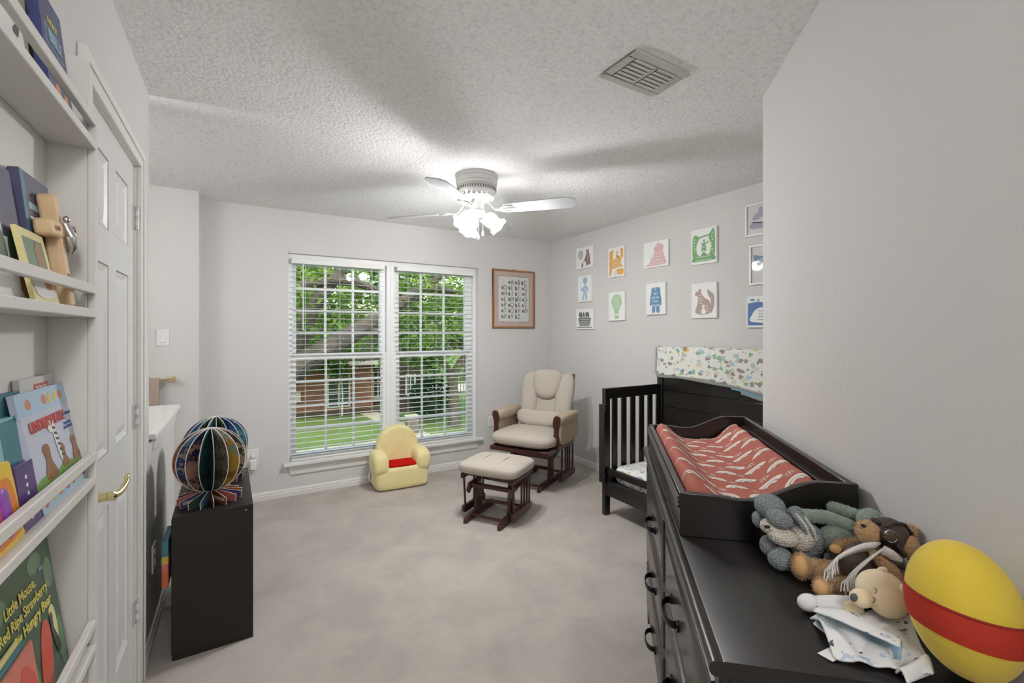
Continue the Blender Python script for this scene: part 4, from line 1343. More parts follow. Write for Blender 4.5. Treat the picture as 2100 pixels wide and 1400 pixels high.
MB().lathe([(0.009, 0), (0.010, 0.006), (0.007, 0.012), (0, 0.013)], 12, (0, -0.055, 0.004), rotm(90, 0, 0)).build('tip', 'black_metal', ds, smooth=True)

PAL = [
    [(28, 56, 38), (67, 96, 48), (120, 112, 56), (56, 76, 48), (32, 48, 35)],
    [(88, 41, 28), (120, 60, 40), (156, 97, 67), (128, 76, 64), (96, 57, 56)],
    [(68, 59, 52), (152, 134, 120), (48, 67, 112), (156, 144, 128), (96, 128, 152)],
    [(72, 59, 49), (164, 128, 112), (156, 120, 108), (35, 35, 64), (38, 36, 72)],
    [(27, 52, 56), (48, 86, 89), (32, 64, 68), (64, 99, 100), (40, 72, 76)],
    [(76, 67, 57), (120, 112, 104), (88, 80, 73), (136, 128, 120), (104, 96, 88)],
    [(128, 94, 38), (164, 131, 59), (164, 134, 67), (107, 144, 134), (172, 156, 136)],
    [(83, 76, 80), (156, 136, 120), (56, 48, 44), (164, 144, 128), (72, 62, 56)],
]
BPAL = [
    [(32, 56, 72), (56, 104, 128), (76, 128, 152), (120, 160, 176), (56, 96, 136)],
    [(48, 60, 48), (152, 112, 88), (56, 64, 48), (72, 80, 56), (48, 57, 48)],
    [(24, 60, 68), (48, 104, 112), (72, 128, 128), (96, 136, 136), (88, 128, 136)],
    [(88, 48, 32), (136, 88, 48), (72, 88, 56), (104, 120, 72), (48, 72, 56)],
    [(24, 40, 80), (48, 80, 128), (72, 112, 160), (48, 80, 136), (32, 56, 104)],
]
FEET = [(126, 56, 40), (206, 96, 46), (90, 150, 176), (62, 104, 84), (86, 76, 130), (196, 110, 104)]
for i, c in enumerate(FEET):
    M('foot_%d' % i, tuple(int(x * 0.85) for x in c), rough=0.5, var=0.05)
M('foot_label', (180, 166, 148), rough=0.6, var=0.03)
def globe(label, loc, pals, key, npg, rg, rot0):
    g = thing('paper_globe', label, 'paper globe', loc, R_(rot0), 'pop-up paper globes on the black shelf')
    zc = 0.192
    for i, p in enumerate(pals):
        M_bands('%s_%d' % (key, i), [p[0], p[1], p[0], p[2], p[1], p[2], p[3], p[2], p[4], p[3]], zc - rg, zc + rg, 0.075, 55.0)
    def outline(k):
        r = rg - k
        pts = [(0.003, k), (0.128 - k, k), (0.131 - k, 0.030 - k * 0.5), (0.10, 0.038 - k), (0.072, 0.0435 - k * 0.5), (0.050, 0.0485 - k * 0.3)]
        a0 = math.asin(min(1, 0.046 / r))
        n = 22
        for j in range(n + 1):
            q = a0 + (math.pi - a0) * j / n
            pts.append((max(0.003, r * math.sin(q)), zc - r * math.cos(q)))
        return pts
    full = outline(0.0)
    r = rg - 0.0028
    a0 = math.asin(0.048 / r)
    disc = [(0.0035, zc - r)] + [(max(0.0035, r * math.sin(q)), zc - r * math.cos(q)) for q in [0.12 + (math.pi - 0.12) * j / 22 for j in range(23)]]
    foot = [(0.0035, 0.001), (0.1265, 0.001), (0.129, 0.0285), (0.10, 0.0368), (0.072, 0.0422), (0.05, 0.0475), (0.0035, 0.050)]
    lab = [(0.02, 0.012), (0.118, 0.012), (0.118, 0.027), (0.02, 0.027)]
    for i in range(npg):
        q = 2 * math.pi * i / npg
        rm = Matrix.Rotation(q, 3, 'Z')
        def place(mb):
            mb.v = [tuple(rm @ Vector(p)) for p in mb.v]
            return mb
        pg = place(MB().prism(full, -0.0011, 0.0011, 'y')).build('page', 'page_white', g)
        fl = place(MB().prism(foot, -0.0016, 0.0016, 'y')).build('page_foot', 'foot_%d' % ((i * 5 + 1) % 6), pg)
        for side in (-1, 1):
            pa = (i + (1 if side > 0 else 0)) % len(pals)
            place(MB().prism(disc, side * 0.0011, side * 0.0017, 'y')).build('page_print', '%s_%d' % (key, pa), pg)
            if i % 4 == 1:
                place(MB().prism(lab, side * 0.0016, side * 0.0020, 'y')).build('foot_caption', 'foot_label', pg)
    return g
globe('pop-up paper globe of printed pages at the near end of the black shelf', (-0.115, 2.555, SH), PAL, 'near_globe', 16, 0.147, 8)
globe('pop-up paper globe with blue pages, behind the other paper globe', (-0.105, 2.875, SH), BPAL, 'far_globe', 16, 0.150, 3)

# ------------------------------------------------------------------ glider chair
def glider_base(root, rx, y0, y1, ux, uy, topz, wood='cherry_wood'):
    """floor runners, uprights and cross dowels shared by the chair and its footstool"""
    for s_ in (-1, 1):
        x = s_ * rx
        prof = [(y0, 0.0), (y0 + 0.012, 0.0), (y1 - 0.01, 0.0), (y1, 0.006), (y1 - 0.004, 0.035), (y1 - 0.03, 0.055), (y0 + 0.10, 0.060), (y0 + 0.04, 0.048), (y0 + 0.004, 0.032)]
        MB().prism(prof, x - 0.015, x + 0.015, 'x').build('runner', wood, root, bevel=0.005)
        up = [(uy - 0.050, 0.05), (uy + 0.045, 0.05), (uy + 0.030, topz), (uy - 0.030, topz)]
        MB().prism(up, x - 0.013, x + 0.013, 'x').build('upright', wood, root, bevel=0.003)

ch = thing('glider_chair', 'glider rocking chair with dark cherry frame and beige cushions by the window', 'chair', (2.403, 3.52, 0), R_(-60))
glider_base(ch, 0.145, -0.29, 0.29, 0.145, -0.02, 0.335)
for (y, z, r) in ((-0.235, 0.040, 0.010), (-0.05, 0.155, 0.010), (0.02, 0.125, 0.010), (0.24, 0.045, 0.010)):
    MB().tube([(-0.145, y, z), (0.145, y, z)], r, 10).build('cross_dowel', 'cherry_wood', ch, smooth=True)
MB().box(-0.20, 0.20, -0.10, -0.06, 0.245, 0.275).build('cross_rail', 'cherry_wood', ch, bevel=0.006)
MB().box(-0.20, 0.20, 0.06, 0.09, 0.305, 0.335).build('cross_rail', 'cherry_wood', ch, bevel=0.006)
for s_ in (-1, 1):
    x = s_ * 0.185
    MB().prism([(-0.15, 0.235), (-0.12, 0.225), (0.14, 0.31), (0.15, 0.335), (0.11, 0.335), (-0.14, 0.275)], x - 0.012, x + 0.012, 'x').build('glide_arm', 'cherry_wood', ch, bevel=0.004)
    x = s_ * 0.195
    MB().box(x - 0.012, x + 0.012, -0.145, -0.11, 0.20, 0.30).build('glide_link', 'cherry_wood', ch, bevel=0.005)
    x = s_ * 0.262
    MB().box(x - 0.016, x + 0.016, -0.375, 0.235, 0.345, 0.392).build('seat_rail', 'cherry_wood', ch, bevel=0.004)
    MB().prism([(-0.075, 0.060), (-0.06, 0.045), (0.245, 0.045), (0.262, 0.062), (0.262, 0.10), (0.245, 0.108), (-0.05, 0.108), (-0.075, 0.095)], x - 0.015, x + 0.015, 'x').build('lower_rail', 'cherry_wood', ch, bevel=0.004)
    for y in (-0.03, 0.05, 0.10, 0.15, 0.225):
        MB().tube([(x, y + (0.0 if y > -0.03 else -0.012), 0.10), (x, y, 0.35)], 0.009, 8).build('spindle', 'cherry_wood', ch, smooth=True)
    # back post and arm
    MB().obox((s_ * 0.245, 0.225, 0.67), (0.030, 0.030, 0.66), rotm(-13, 0, 0)).build('back_post', 'cherry_wood', ch, bevel=0.008)
    k = s_
    arm_o = smooth_loop([(-0.030, 0.392), (0.022, 0.392), (0.030, 0.45), (0.020, 0.52), (0.026, 0.59), (0.040, 0.635), (0.032, 0.668), (0.0, 0.676), (-0.022, 0.655), (-0.030, 0.60), (-0.020, 0.54), (-0.032, 0.46)], 4)
    MB().prism([(k * 0.300 + k * a, b) for a, b in arm_o], -0.262, -0.240, 'y').build('arm_front', 'cherry_wood', ch, bevel=0.004)
    ap_ = MB()
    ap_.ell((s_ * 0.305, -0.03, 0.632), (0.058, 0.228, 0.046), None, 24, 14, 0.55, 0.6)
    ap_.ell((s_ * 0.318, -0.03, 0.54), (0.030, 0.215, 0.125), None, 24, 14, 0.45, 0.4)
    ap_.build('arm_cushion', 'arm_fabric', ch, smooth=True, angle=80)
MB().box(-0.285, 0.285, -0.392, -0.370, 0.350, 0.388).build('front_rail', 'cherry_wood', ch, bevel=0.004)
MB().obox((0, 0.302, 0.955), (0.49, 0.022, 0.055), rotm(-13, 0, 0)).build('top_rail', 'cherry_wood', ch, bevel=0.006)
MB().box(-0.262, 0.262, -0.36, 0.22, 0.375, 0.388).build('seat_board', 'cherry_wood', ch)
def puff(d):
    return 1.0
sc = MB().ell((0, -0.135, 0.452), (0.308, 0.285, 0.064), None, 48, 24, 0.42, 0.62)
sc.v = [(x, y, z + (0.012 * math.cos(x * 4.2) * math.cos((y + 0.135) * 4.5) if z > 0.45 else 0.0)) for x, y, z in sc.v]
sc.build('seat_cushion', 'chair_fabric', ch, smooth=True, angle=80)
seam = MB().tube([(0.307 * math.copysign(abs(math.cos(q)) ** 0.42, math.cos(q)), -0.135 + 0.284 * math.copysign(abs(math.sin(q)) ** 0.42, math.sin(q)), 0.452) for q in [2 * math.pi * i / 60 for i in range(61)]], 0.0022, 5).build('piping', 'arm_fabric', ch, smooth=True)
bt = rotm(-15, 0, 0)
def onback(x, y, s_):
    p = bt @ Vector((x, y, s_))
    return (p.x, p.y + 0.135, p.z + 0.44)
def bcush(c, r, e=0.6, e2=0.75, rot=None):
    return MB().ell(onback(*c), r, bt if rot is None else bt @ rot, 30, 18, e, e2)
for s_ in (-1, 1):
    m = MB().ell((0, 0, 0), (0.088, 0.055, 0.285), None, 26, 20, 0.75, 0.62)
    m.v = [onback(s_ * (0.180 + 0.012 * (z / 0.28)) + x * (1.0 + 0.1 * z / 0.28), -0.008 + y, 0.288 + z) for x, y, z in m.v]
    m.build('back_bolster', 'chair_fabric', ch, smooth=True, angle=80)
bcush((0, 0.012, 0.22), (0.125, 0.045, 0.17), 0.55, 0.6).build('back_center', 'chair_fabric', ch, smooth=True, angle=80)
hp = MB().ell((0, 0, 0), (0.150, 0.066, 0.148), None, 30, 20, 0.75, 0.7)
hp.v = [onback(x * (1.0 + 0.25 * (z / 0.15)) * (1.0 if z < 0 else 1.0), -0.026 + y, 0.455 + z + (0.0 if z > 0 else 0.0)) for x, y, z in hp.v]
hp.build('head_pillow', 'chair_fabric', ch, smooth=True, angle=80)
lp = MB().ell((0, 0, 0), (0.232, 0.062, 0.086), rotm(-20, 0, 0), 36, 18, 0.45, 0.75)
lp.v = [(x, y + 0.045 + 0.006 * math.sin(x * 22), z + 0.585 - 0.018 * math.cos(x / 0.23 * 2.2) * (1 if z > 0 else 0.1)) for x, y, z in lp.v]
lp.build('lumbar_pillow', 'chair_fabric', ch, smooth=True, angle=80)

# ------------------------------------------------------------------ footstool
ot = thing('glider_footstool', 'padded glider footstool with cherry frame before the glider chair', 'footstool', (1.690, 3.020, 0), R_(-57))
glider_base(ot, 0.140, -0.245, 0.19, 0.14, -0.045, 0.265)
for (y, z) in ((-0.16, 0.040), (-0.075, 0.130), (0.13, 0.05)):
    MB().tube([(-0.14, y, z), (0.14, y, z)], 0.010, 10).build('cross_dowel', 'cherry_wood', ot, smooth=True)
MB().box(-0.165, 0.165, -0.125, -0.085, 0.232, 0.258).build('cross_rail', 'cherry_wood', ot, bevel=0.005)
MB().box(-0.165, 0.165, 0.03, 0.06, 0.245, 0.27).build('cross_rail', 'cherry_wood', ot, bevel=0.005)
for s_ in (-1, 1):
    x = s_ * 0.172
    MB().prism([(-0.16, 0.21), (-0.135, 0.185), (-0.11, 0.21), (0.09, 0.255), (0.10, 0.275), (-0.13, 0.265)], x - 0.011, x + 0.011, 'x').build('glide_arm', 'cherry_wood', ot, bevel=0.005)
    x = s_ * 0.205
    MB().prism([(-0.165, 0.055), (-0.15, 0.04), (0.15, 0.04), (0.165, 0.058), (0.162, 0.088), (0.15, 0.095), (-0.15, 0.095), (-0.165, 0.082)], x - 0.013, x + 0.013, 'x').build('lower_rail', 'cherry_wood', ot, bevel=0.005)
    MB().box(x - 0.012, x + 0.012, -0.18, 0.18, 0.305, 0.335).build('upper_rail', 'cherry_wood', ot, bevel=0.004)
    for y in (-0.15, 0.0, 0.05, 0.10, 0.15):
        MB().tube([(x, y * 0.92 if y > -0.1 else y + 0.02, 0.09), (x, y, 0.31)], 0.0085, 8).build('spindle', 'cherry_wood', ot, smooth=True)
MB().box(-0.21, 0.21, -0.18, 0.18, 0.335, 0.348).build('seat_board', 'cherry_wood', ot)
oc = MB().ell((0, 0, 0.382), (0.250, 0.212, 0.046), None, 56, 26, 0.34, 0.55)
oc.v = [(x, y, z + (0.016 * math.cos(x * 5.0) * math.cos(y * 6.0) if z > 0.384 else 0.0) - (0.004 * sum(math.exp(-((x - q) / 0.007) ** 2) for q in (-0.08, 0.08)) if z > 0.384 else 0.0)) for x, y, z in oc.v]
oc.build('cushion', 'chair_fabric', ot, smooth=True, angle=80)
for q in (-0.08, 0.08):
    MB().tube([(q, y, 0.4425 - 0.012 * (abs(y) / 0.2) ** 2 - 0.016 * (1 - math.cos(y * 6))) for y in [-0.19 + 0.38 * i / 10 for i in range(11)]], 0.002, 5).build('seam', 'arm_fabric', ot, smooth=True)

# ------------------------------------------------------------------ child's plush armchair (plain, no face)
kc = thing('plush_kids_chair', 'small pale yellow plush armchair with a red seat under the window', 'kids chair', (1.258, 4.085, 0), R_(-3))
MB().ell((0, 0.0, 0.105), (0.240, 0.148, 0.105), None, 40, 20, 0.28, 0.32).build('base', 'plush_yellow', kc, smooth=True, angle=80)
bkc = MB().prism(smooth_loop([(-0.195, 0.12), (0.195, 0.12), (0.200, 0.27), (0.180, 0.40), (0.120, 0.495), (0.0, 0.535), (-0.120, 0.495), (-0.180, 0.40), (-0.200, 0.27)], 5), 0.025, 0.135, 'y')
bkc.v = [(x, y + 0.10 * (z - 0.2) * 0.35, z) for x, y, z in bkc.v]
bkc.build('backrest', 'plush_yellow', kc, smooth=True, bevel=0.028, seg=5, angle=60)
for s_ in (-1, 1):
    MB().ell((s_ * 0.188, -0.014, 0.232), (0.070, 0.146, 0.108), None, 28, 18, 0.42, 0.7).build('arm', 'plush_yellow', kc, smooth=True, angle=80)
MB().ell((0, -0.035, 0.212), (0.138, 0.100, 0.020), None, 30, 12, 0.3, 0.6).build('seat', 'plush_red', kc, smooth=True, angle=80)
MB().add([(-0.243, 0.06, 0.16), (-0.246, 0.10, 0.16), (-0.262, 0.10, 0.075), (-0.258, 0.066, 0.05)], [(0, 1, 2, 3)]).build('care_tag', 'tag_white', kc, thick=0.001)

# ------------------------------------------------------------------ convertible crib set up as a toddler bed
cb = thing('toddler_bed', 'black wooden crib opened up as a toddler bed along the picture wall', 'bed', (2.73, 1.93, 0))
ox, oy = 2.73, 1.93
def cpart(mb, nm, mat='black_wood', par=None, bevel=0.003, smooth=False):
    mb.v = [(p[0] - ox, p[1] - oy, p[2]) for p in mb.v]
    return mb.build(nm, mat, par or cb, bevel=bevel, smooth=smooth)
for (y0, y1) in ((2.585, 2.622), (1.24, 1.277)):
    cpart(MB().box(2.390, 2.440, y0, y1, 0.0, 0.967), 'post')
    cpart(MB().prism([(2.368, 0.25), (2.390, 0.25), (2.390, 0.846), (2.368, 0.846)], y0 - 0.012, y1 + 0.012, 'y'), 'post_cap')
    cpart(MB().box(2.440, 3.03, y0 + 0.004, y1 - 0.004, 0.885, 0.967), 'top_rail')
    cpart(MB().box(2.440, 3.03, y0 + 0.004, y1 - 0.004, 0.20, 0.27), 'bottom_rail')
    for i in range(6):
        x = 2.503 + i * 0.0985
        cpart(MB().box(x - 0.0255, x + 0.0255, y0 + 0.011, y1 - 0.011, 0.27, 0.885), 'slat')
    cpart(MB().box(3.005, 3.075, y0 - 0.012, y1 + 0.003, 0.0, 1.179), 'back_post')
for i in range(7):
    z0 = 0.26 + i * 0.1313
    cpart(MB().box(3.020, 3.052, 1.277, 2.575, z0 + 0.0015, z0 + 0.1298), 'plank')
bkp = MB()
pr = [(1.25, 1.262), (1.25, 1.32), (1.6, 1.325), (1.93, 1.325), (2.26, 1.30), (2.60, 1.26), (2.60, 1.20), (1.25, 1.20)]
cpart(MB().box(3.012, 3.062, 1.25, 2.61, 1.1795, 1.262), 'crest_rail')
cpart(MB().box(2.395, 2.425, 1.277, 2.585, 0.316, 0.363), 'guard_rail')
cpart(MB().box(2.392, 2.428, 1.277, 2.585, 0.158, 0.266), 'side_rail')
for y in (1.3, 2.56):
    cpart(MB().box(2.400, 2.420, y - 0.02, y + 0.02, 0.266, 0.316), 'spacer')
cpart(MB().prism([(2.44, 0.158), (2.44, 0.10), (2.43, 0.10)], 2.585, 2.62, 'y'), 'bracket', bevel=0)
cpart(MB().box(2.425, 3.02, 1.28, 2.58, 0.215, 0.235), 'slat_base', 'black_wood')
for z in (0.30, 0.82):
    cpart(MB().lathe([(0.006, 0), (0.006, 0.002), (0, 0.003)], 10, (2.379, 2.573, z), rotm(90, 0, 0)), 'bolt', 'brass', bevel=0)
mt = MB().ell((2.725, 1.93, 0.312), (0.292, 0.645, 0.078), None, 60, 24, 0.2, 0.42)
mt.v = [(x - ox, y - oy, z - 0.312 + 0.002 * math.sin(x * 40) * math.sin(y * 23)) for x, y, z in mt.v]
mat_ = mt.build('mattress', 'sheet_print', None, smooth=True, angle=80)
mat_.location = (ox, oy, 0.312)
tag(mat_, 'crib mattress in a white sheet printed with grey leaves and ochre flowers', 'mattress')

# quilt draped over the back panel of the bed
def quilt_fn(off):
    def f(u, v):
        y = 1.22 + (2.612 - 1.22) * u
        drop_f = 0.205 + 0.07 * ss(0.9, 0.3, u) + 0.012 * math.sin(u * 9)
        drop_b = 0.20
        wv = 0.004 * math.sin(u * 31 + v * 3) + 0.005 * math.sin(u * 13 + 1)
        top = 1.2785 + off + 0.003 * math.sin(u * 11)
        if v < 0.42:
            t = v / 0.42
            return (3.006 - off * 0.8 - 0.012 + wv * (1 - t) - 0.010 * (1 - t), y, top - 0.016 - drop_f * (1 - t))
        if v > 0.62:
            t = (v - 0.62) / 0.38
            return (3.066 + off * 0.8 + 0.008, y, top - 0.016 - drop_b * t)
        t = (v - 0.42) / 0.20
        a = math.pi * t
        return (3.033 - 0.040 * math.cos(a) * (1 + off * 5), y, top - 0.016 + 0.016 * math.sin(a))
    return f
q1 = thing('crib_quilt', 'printed white quilt with grey edge folded over the back of the bed', 'quilt', (3.03, 1.93, 1.26))
def qpart(mb, nm, mat, thick):
    mb.v = [(p[0] - 3.03, p[1] - 1.93, p[2] - 1.26) for p in mb.v]
    return mb.build(nm, mat, q1, smooth=True, thick=thick, angle=80)
qpart(MB().surf(quilt_fn(0.0), 70, 40), 'printed_side', 'quilt_print', 0.008)
def edge_fn(z0, z1, dx):
    def f(u, v):
        p = quilt_fn(0.0)(u, 0.0)
        return (p[0] - 0.002 + dx, p[1], p[2] + 0.008 - z0 - (z1 - z0) * v + 0.006 * math.sin(u * 17))
    return f
qpart(MB().surf(edge_fn(0.0, 0.028, 0.003), 60, 3), 'grey_border', 'quilt_grey', 0.007)
qpart(MB().surf(lambda u, v: edge_fn(0.028, 0.040, 0.004)(0.02 + 0.5 * u, v), 40, 2), 'blue_border', 'quilt_blue', 0.006)
qpart(MB().surf(lambda u, v: edge_fn(0.040, 0.060, 0.005)(0.02 + 0.45 * u, v), 40, 2), 'grey_border', 'quilt_grey', 0.006)
def end_fn(u, v):
    p = quilt_fn(0.0)(1.0, 0.02 + 0.96 * v)
    return (p[0] + 0.012 * (u - 0.5) * 0, 2.612 + 0.012 * u, p[2] - 0.004 * u)
qpart(MB().surf(end_fn, 2, 40), 'grey_edge', 'quilt_grey', 0.012)

# ------------------------------------------------------------------ framed alphabet on the window wall
af = thing('framed_alphabet', 'oak-framed alphabet print hanging beside the window', 'picture', (2.607, YW, 1.762))
fw, fh, ft = 0.272, 0.321, 0.020
f = MB()
for pts in ([(-fw, -fh), (fw, -fh), (fw - ft, -fh + ft), (-fw + ft, -fh + ft)], [(fw, -fh), (fw, fh), (fw - ft, fh - ft), (fw - ft, -fh + ft)], [(fw, fh), (-fw, fh), (-fw + ft, fh - ft), (fw - ft, fh - ft)], [(-fw, fh), (-fw, -fh), (-fw + ft, -fh + ft), (-fw + ft, fh - ft)]):
    f.prism(pts, -0.022, 0.0, 'y')
f.build('frame', 'oak_frame', af, bevel=0.003)
MB().box(-0.012, 0.012, -0.010, -0.002, fh, fh + 0.012).build('hanger', 'brass', af, bevel=0.003)
MB().box(-fw + ft, fw - ft, -0.008, -0.003, -fh + ft, fh - ft).build('mat_board', 'mat_pink', af)
MB().box(-0.202, 0.202, -0.0088, -0.008, -0.252, 0.252).build('mat_line', 'mat_line', af)
MB().box(-0.198, 0.198, -0.0094, -0.0088, -0.248, 0.248).build('print', 'paper', af)
M('ink_sage', (120, 118, 96), rough=0.8, var=0.15, vs=60)
M('ink_taupe', (128, 112, 100), rough=0.8, var=0.15, vs=60)
rows = ['  ABC', 'DEFG', 'HIJK', 'LMNO', 'PQRS', 'TUVW', 'XYZ']
for i, rw in enumerate(rows):
    z = 0.185 - i * 0.063
    letters = [c for c in rw if c != ' ']
    n = len(letters)
    x0 = -0.130 + (0.09 if i == 0 else 0.0)
    for j, c in enumerate(letters):
        x = x0 + j * (0.088 if i else 0.084)
        text(c, 0.076, 'ink_grey', af, x + 0.018, -0.0096, z, sx=0.82)
        s_ = 0.016 + 0.004 * ((i * 3 + j) % 3)
        flat('ornament', [smooth_loop([(x - 0.024, z - s_), (x - 0.032, z), (x - 0.026, z + s_ * 0.9), (x - 0.012, z + s_ * 0.6), (x - 0.004, z - 0.004), (x - 0.010, z - s_)], 3)], 'ink_sage' if (i + j) % 3 else 'ink_taupe', af, -0.0094, 0.0004)
MB().box(-fw + ft, fw - ft, -0.0125, -0.0115, -fh + ft, fh - ft).build('glazing', 'picture_glass', af)

# ------------------------------------------------------------------ print gallery on the picture wall
PY = {}
def inkm(nm, rgb):
    if nm not in MATS:
        M(nm, rgb, rough=0.75, var=0.04, vs=30)
    return nm
inkm('k_brown', (140, 106, 100)); inkm('k_balloon', (176, 180, 176)); inkm('k_blue', (162, 190, 216)); inkm('k_dark', (110, 110, 108)); inkm('k_orange', (226, 172, 88)); inkm('k_green', (168, 204, 160))
inkm('k_pink', (222, 182, 184)); inkm('k_navy', (106, 146, 184)); inkm('k_leaf', (124, 172, 118)); inkm('k_fox', (178, 158, 150)); inkm('k_purple', (196, 180, 200)); inkm('k_teal', (120, 154, 176)); inkm('k_royal', (94, 126, 176)); inkm('k_line', (222, 222, 220)); inkm('k_orange2', (196, 128, 40))
def pic(label, y, z, wd, ht, framed=False):
    r = thing('wall_print', label, 'picture', (XR, y, z), R_(-90), 'small prints on the picture wall')
    d = 0.020
    if not framed:
        MB().box(-wd / 2, wd / 2, -d, 0, -ht / 2, ht / 2).build('canvas', 'paper', r, bevel=0.002)
        e = MB()
        for (x0, x1, z0, z1) in ((-wd / 2, wd / 2, -ht / 2, -ht / 2 + 0.006), (-wd / 2, wd / 2, ht / 2 - 0.006, ht / 2), (-wd / 2, -wd / 2 + 0.006, -ht / 2 + 0.006, ht / 2 - 0.006), (wd / 2 - 0.006, wd / 2, -ht / 2 + 0.006, ht / 2 - 0.006)):
            e.box(x0, x1, -d - 0.002, -d, z0, z1)
        e.build('edge_frame', 'vinyl_white', r)
    else:
        e = MB()
        b = 0.011
        for (x0, x1, z0, z1) in ((-wd / 2, wd / 2, -ht / 2, -ht / 2 + b), (-wd / 2, wd / 2, ht / 2 - b, ht / 2), (-wd / 2, -wd / 2 + b, -ht / 2 + b, ht / 2 - b), (wd / 2 - b, wd / 2, -ht / 2 + b, ht / 2 - b)):
            e.box(x0, x1, -d - 0.004, 0, z0, z1)
        e.build('frame', 'vinyl_white', r, bevel=0.001)
        MB().box(-wd / 2 + b, wd / 2 - b, -d + 0.008, 0, -ht / 2 + b, ht / 2 - b).build('print', 'paper', r)
        MB().box(-wd / 2 + b, wd / 2 - b, -d - 0.001, -d, -ht / 2 + b, ht / 2 - b).build('glazing', 'picture_glass', r)
    PY[r.name] = -d + (0.008 if framed else 0.0)
    return r
def ink(r, mat, polys, lvl=0):
    return flat('artwork', polys, mat, r, PY[r.name] - lvl * 0.0006, 0.0005)
def lines(r, x0, x1, z0, z1, n, lvl=2, seed=0, mat='k_line', th=0.0035):
    """rows of little strokes where the print carries tiny hand lettering"""
    rn = random.Random(seed)
    polys = []
    for i in range(n):
        z = z1 - (z1 - z0) * i / max(1, n - 1)
        x = x0 + rn.uniform(0, 0.008)
        e = x1 - rn.uniform(0, 0.012)
        while x < e:
            w_ = rn.uniform(0.004, 0.009)
            polys.append(rect(x, min(x + w_, e), z - th, z + th))
            x += w_ + 0.0035
    return ink(r, mat, polys, lvl)
P_ = pic('small white print of a brown bear holding a grey balloon', 3.662, 2.176, 0.264, 0.224)
ink(P_, 'k_brown', [smooth_loop([(0.035, 0.085), (0.05, 0.075), (0.062, 0.085), (0.066, 0.06), (0.078, 0.02), (0.086, -0.03), (0.09, -0.075), (0.07, -0.08), (0.06, -0.06), (0.048, -0.085), (0.03, -0.085), (0.024, -0.05), (0.0, -0.03), (0.012, 0.0), (0.024, 0.03), (0.030, 0.06)], 4), smooth_loop([(-0.05, -0.095), (-0.04, -0.06), (-0.03, -0.05), (-0.02, -0.07), (-0.028, -0.095)], 3), [(-0.034, -0.05), (0.004, -0.018), (0.006, -0.024), (-0.030, -0.056)]])
ink(P_, 'k_balloon', [oval(-0.062, 0.035, 0.040, 0.050, 24), rect(-0.055, -0.053, -0.06, -0.015)])
lines(P_, 0.034, 0.072, -0.045, 0.045, 6, 1, 1)
lines(P_, -0.09, -0.034, 0.01, 0.06, 4, 1, 2)
P_ = pic('white print of a pale blue striding figure, middle of the stack by the corner', 3.659, 1.853, 0.213, 0.272)
ink(P_, 'k_blue', [smooth_loop([(-0.02, 0.11), (0.03, 0.112), (0.04, 0.08), (0.03, 0.055), (0.002, 0.03), (-0.01, 0.055), (-0.028, 0.075)], 4), smooth_loop([(-0.02, 0.02), (0.015, 0.03), (0.05, 0.01), (0.062, -0.03), (0.05, -0.036), (0.034, -0.008), (0.03, -0.05), (0.04, -0.095), (0.032, -0.12), (0.012, -0.115), (0.016, -0.075), (0.004, -0.058), (-0.004, -0.09), (-0.03, -0.125), (-0.045, -0.11), (-0.028, -0.07), (-0.02, -0.03), (-0.05, -0.02), (-0.062, 0.0), (-0.048, 0.012)], 4)])
lines(P_, -0.012, 0.022, -0.04, 0.0, 3, 1, 3)
P_ = pic('white print of a dark grey boat carrying plants, lowest in the stack by the corner', 3.660, 1.536, 0.265, 0.212)
ink(P_, 'k_dark', [[(-0.105, 0.01), (0.10, 0.01), (0.075, -0.075), (-0.08, -0.075)], rect(-0.12, 0.115, -0.092, -0.083)] + [smooth_loop([(x, 0.012), (x - 0.018, 0.04), (x - 0.008, 0.075), (x + 0.010, 0.05), (x + 0.012, 0.014)], 4) for x in (-0.075, -0.045, -0.01, 0.03, 0.06)] + [oval(0.045, 0.055, 0.022, 0.012, 14, 0.5), oval(-0.06, 0.065, 0.006, 0.014, 10)])
lines(P_, -0.085, 0.08, -0.062, -0.005, 4, 1, 4)
P_ = pic('orange and white print with window-like shapes and lettering', 3.198, 2.069, 0.218, 0.284)
ink(P_, 'k_orange', [[(-0.09, 0.11), (-0.035, 0.12), (-0.05, 0.02), (-0.09, 0.02)], [(0.09, 0.125), (0.055, 0.12), (0.06, 0.045), (0.09, 0.03)], smooth_loop([(-0.09, 0.01), (-0.03, 0.03), (0.03, 0.05), (0.07, 0.03), (0.06, -0.02), (0.09, -0.05), (0.03, -0.05), (-0.05, -0.06), (-0.09, -0.03)], 4), [(-0.09, -0.04), (-0.055, -0.06), (-0.07, -0.125), (-0.09, -0.125)], smooth_loop([(0.0, -0.075), (0.09, -0.07), (0.09, -0.12), (0.02, -0.12)], 4)])
ink(P_, 'k_orange2', [oval(0.012, 0.088, 0.014, 0.016, 16), smooth_loop([(0.0, 0.065), (0.03, 0.06), (0.04, 0.04), (0.01, 0.045)], 3)], 1)
ink(P_, 'k_line', [oval(0.012, 0.088, 0.008, 0.010, 14), oval(-0.01, -0.105, 0.03, 0.026, 18)], 2)
lines(P_, -0.05, 0.055, -0.035, 0.025, 4, 2, 5)
P_ = pic('white print of a pale green hot-air balloon', 3.192, 1.645, 0.216, 0.272)
ink(P_, 'k_green', [smooth_loop([(0.0, 0.115), (0.05, 0.095), (0.07, 0.045), (0.055, 0.0), (0.025, -0.05), (0.02, -0.07), (-0.02, -0.07), (-0.025, -0.05), (-0.055, 0.0), (-0.07, 0.045), (-0.05, 0.095)], 4), rect(-0.024, 0.03, -0.118, -0.088), rect(-0.018, -0.014, -0.09, -0.068), rect(0.018, 0.022, -0.09, -0.068)])
lines(P_, -0.05, 0.05, -0.02, 0.085, 6, 1, 6)
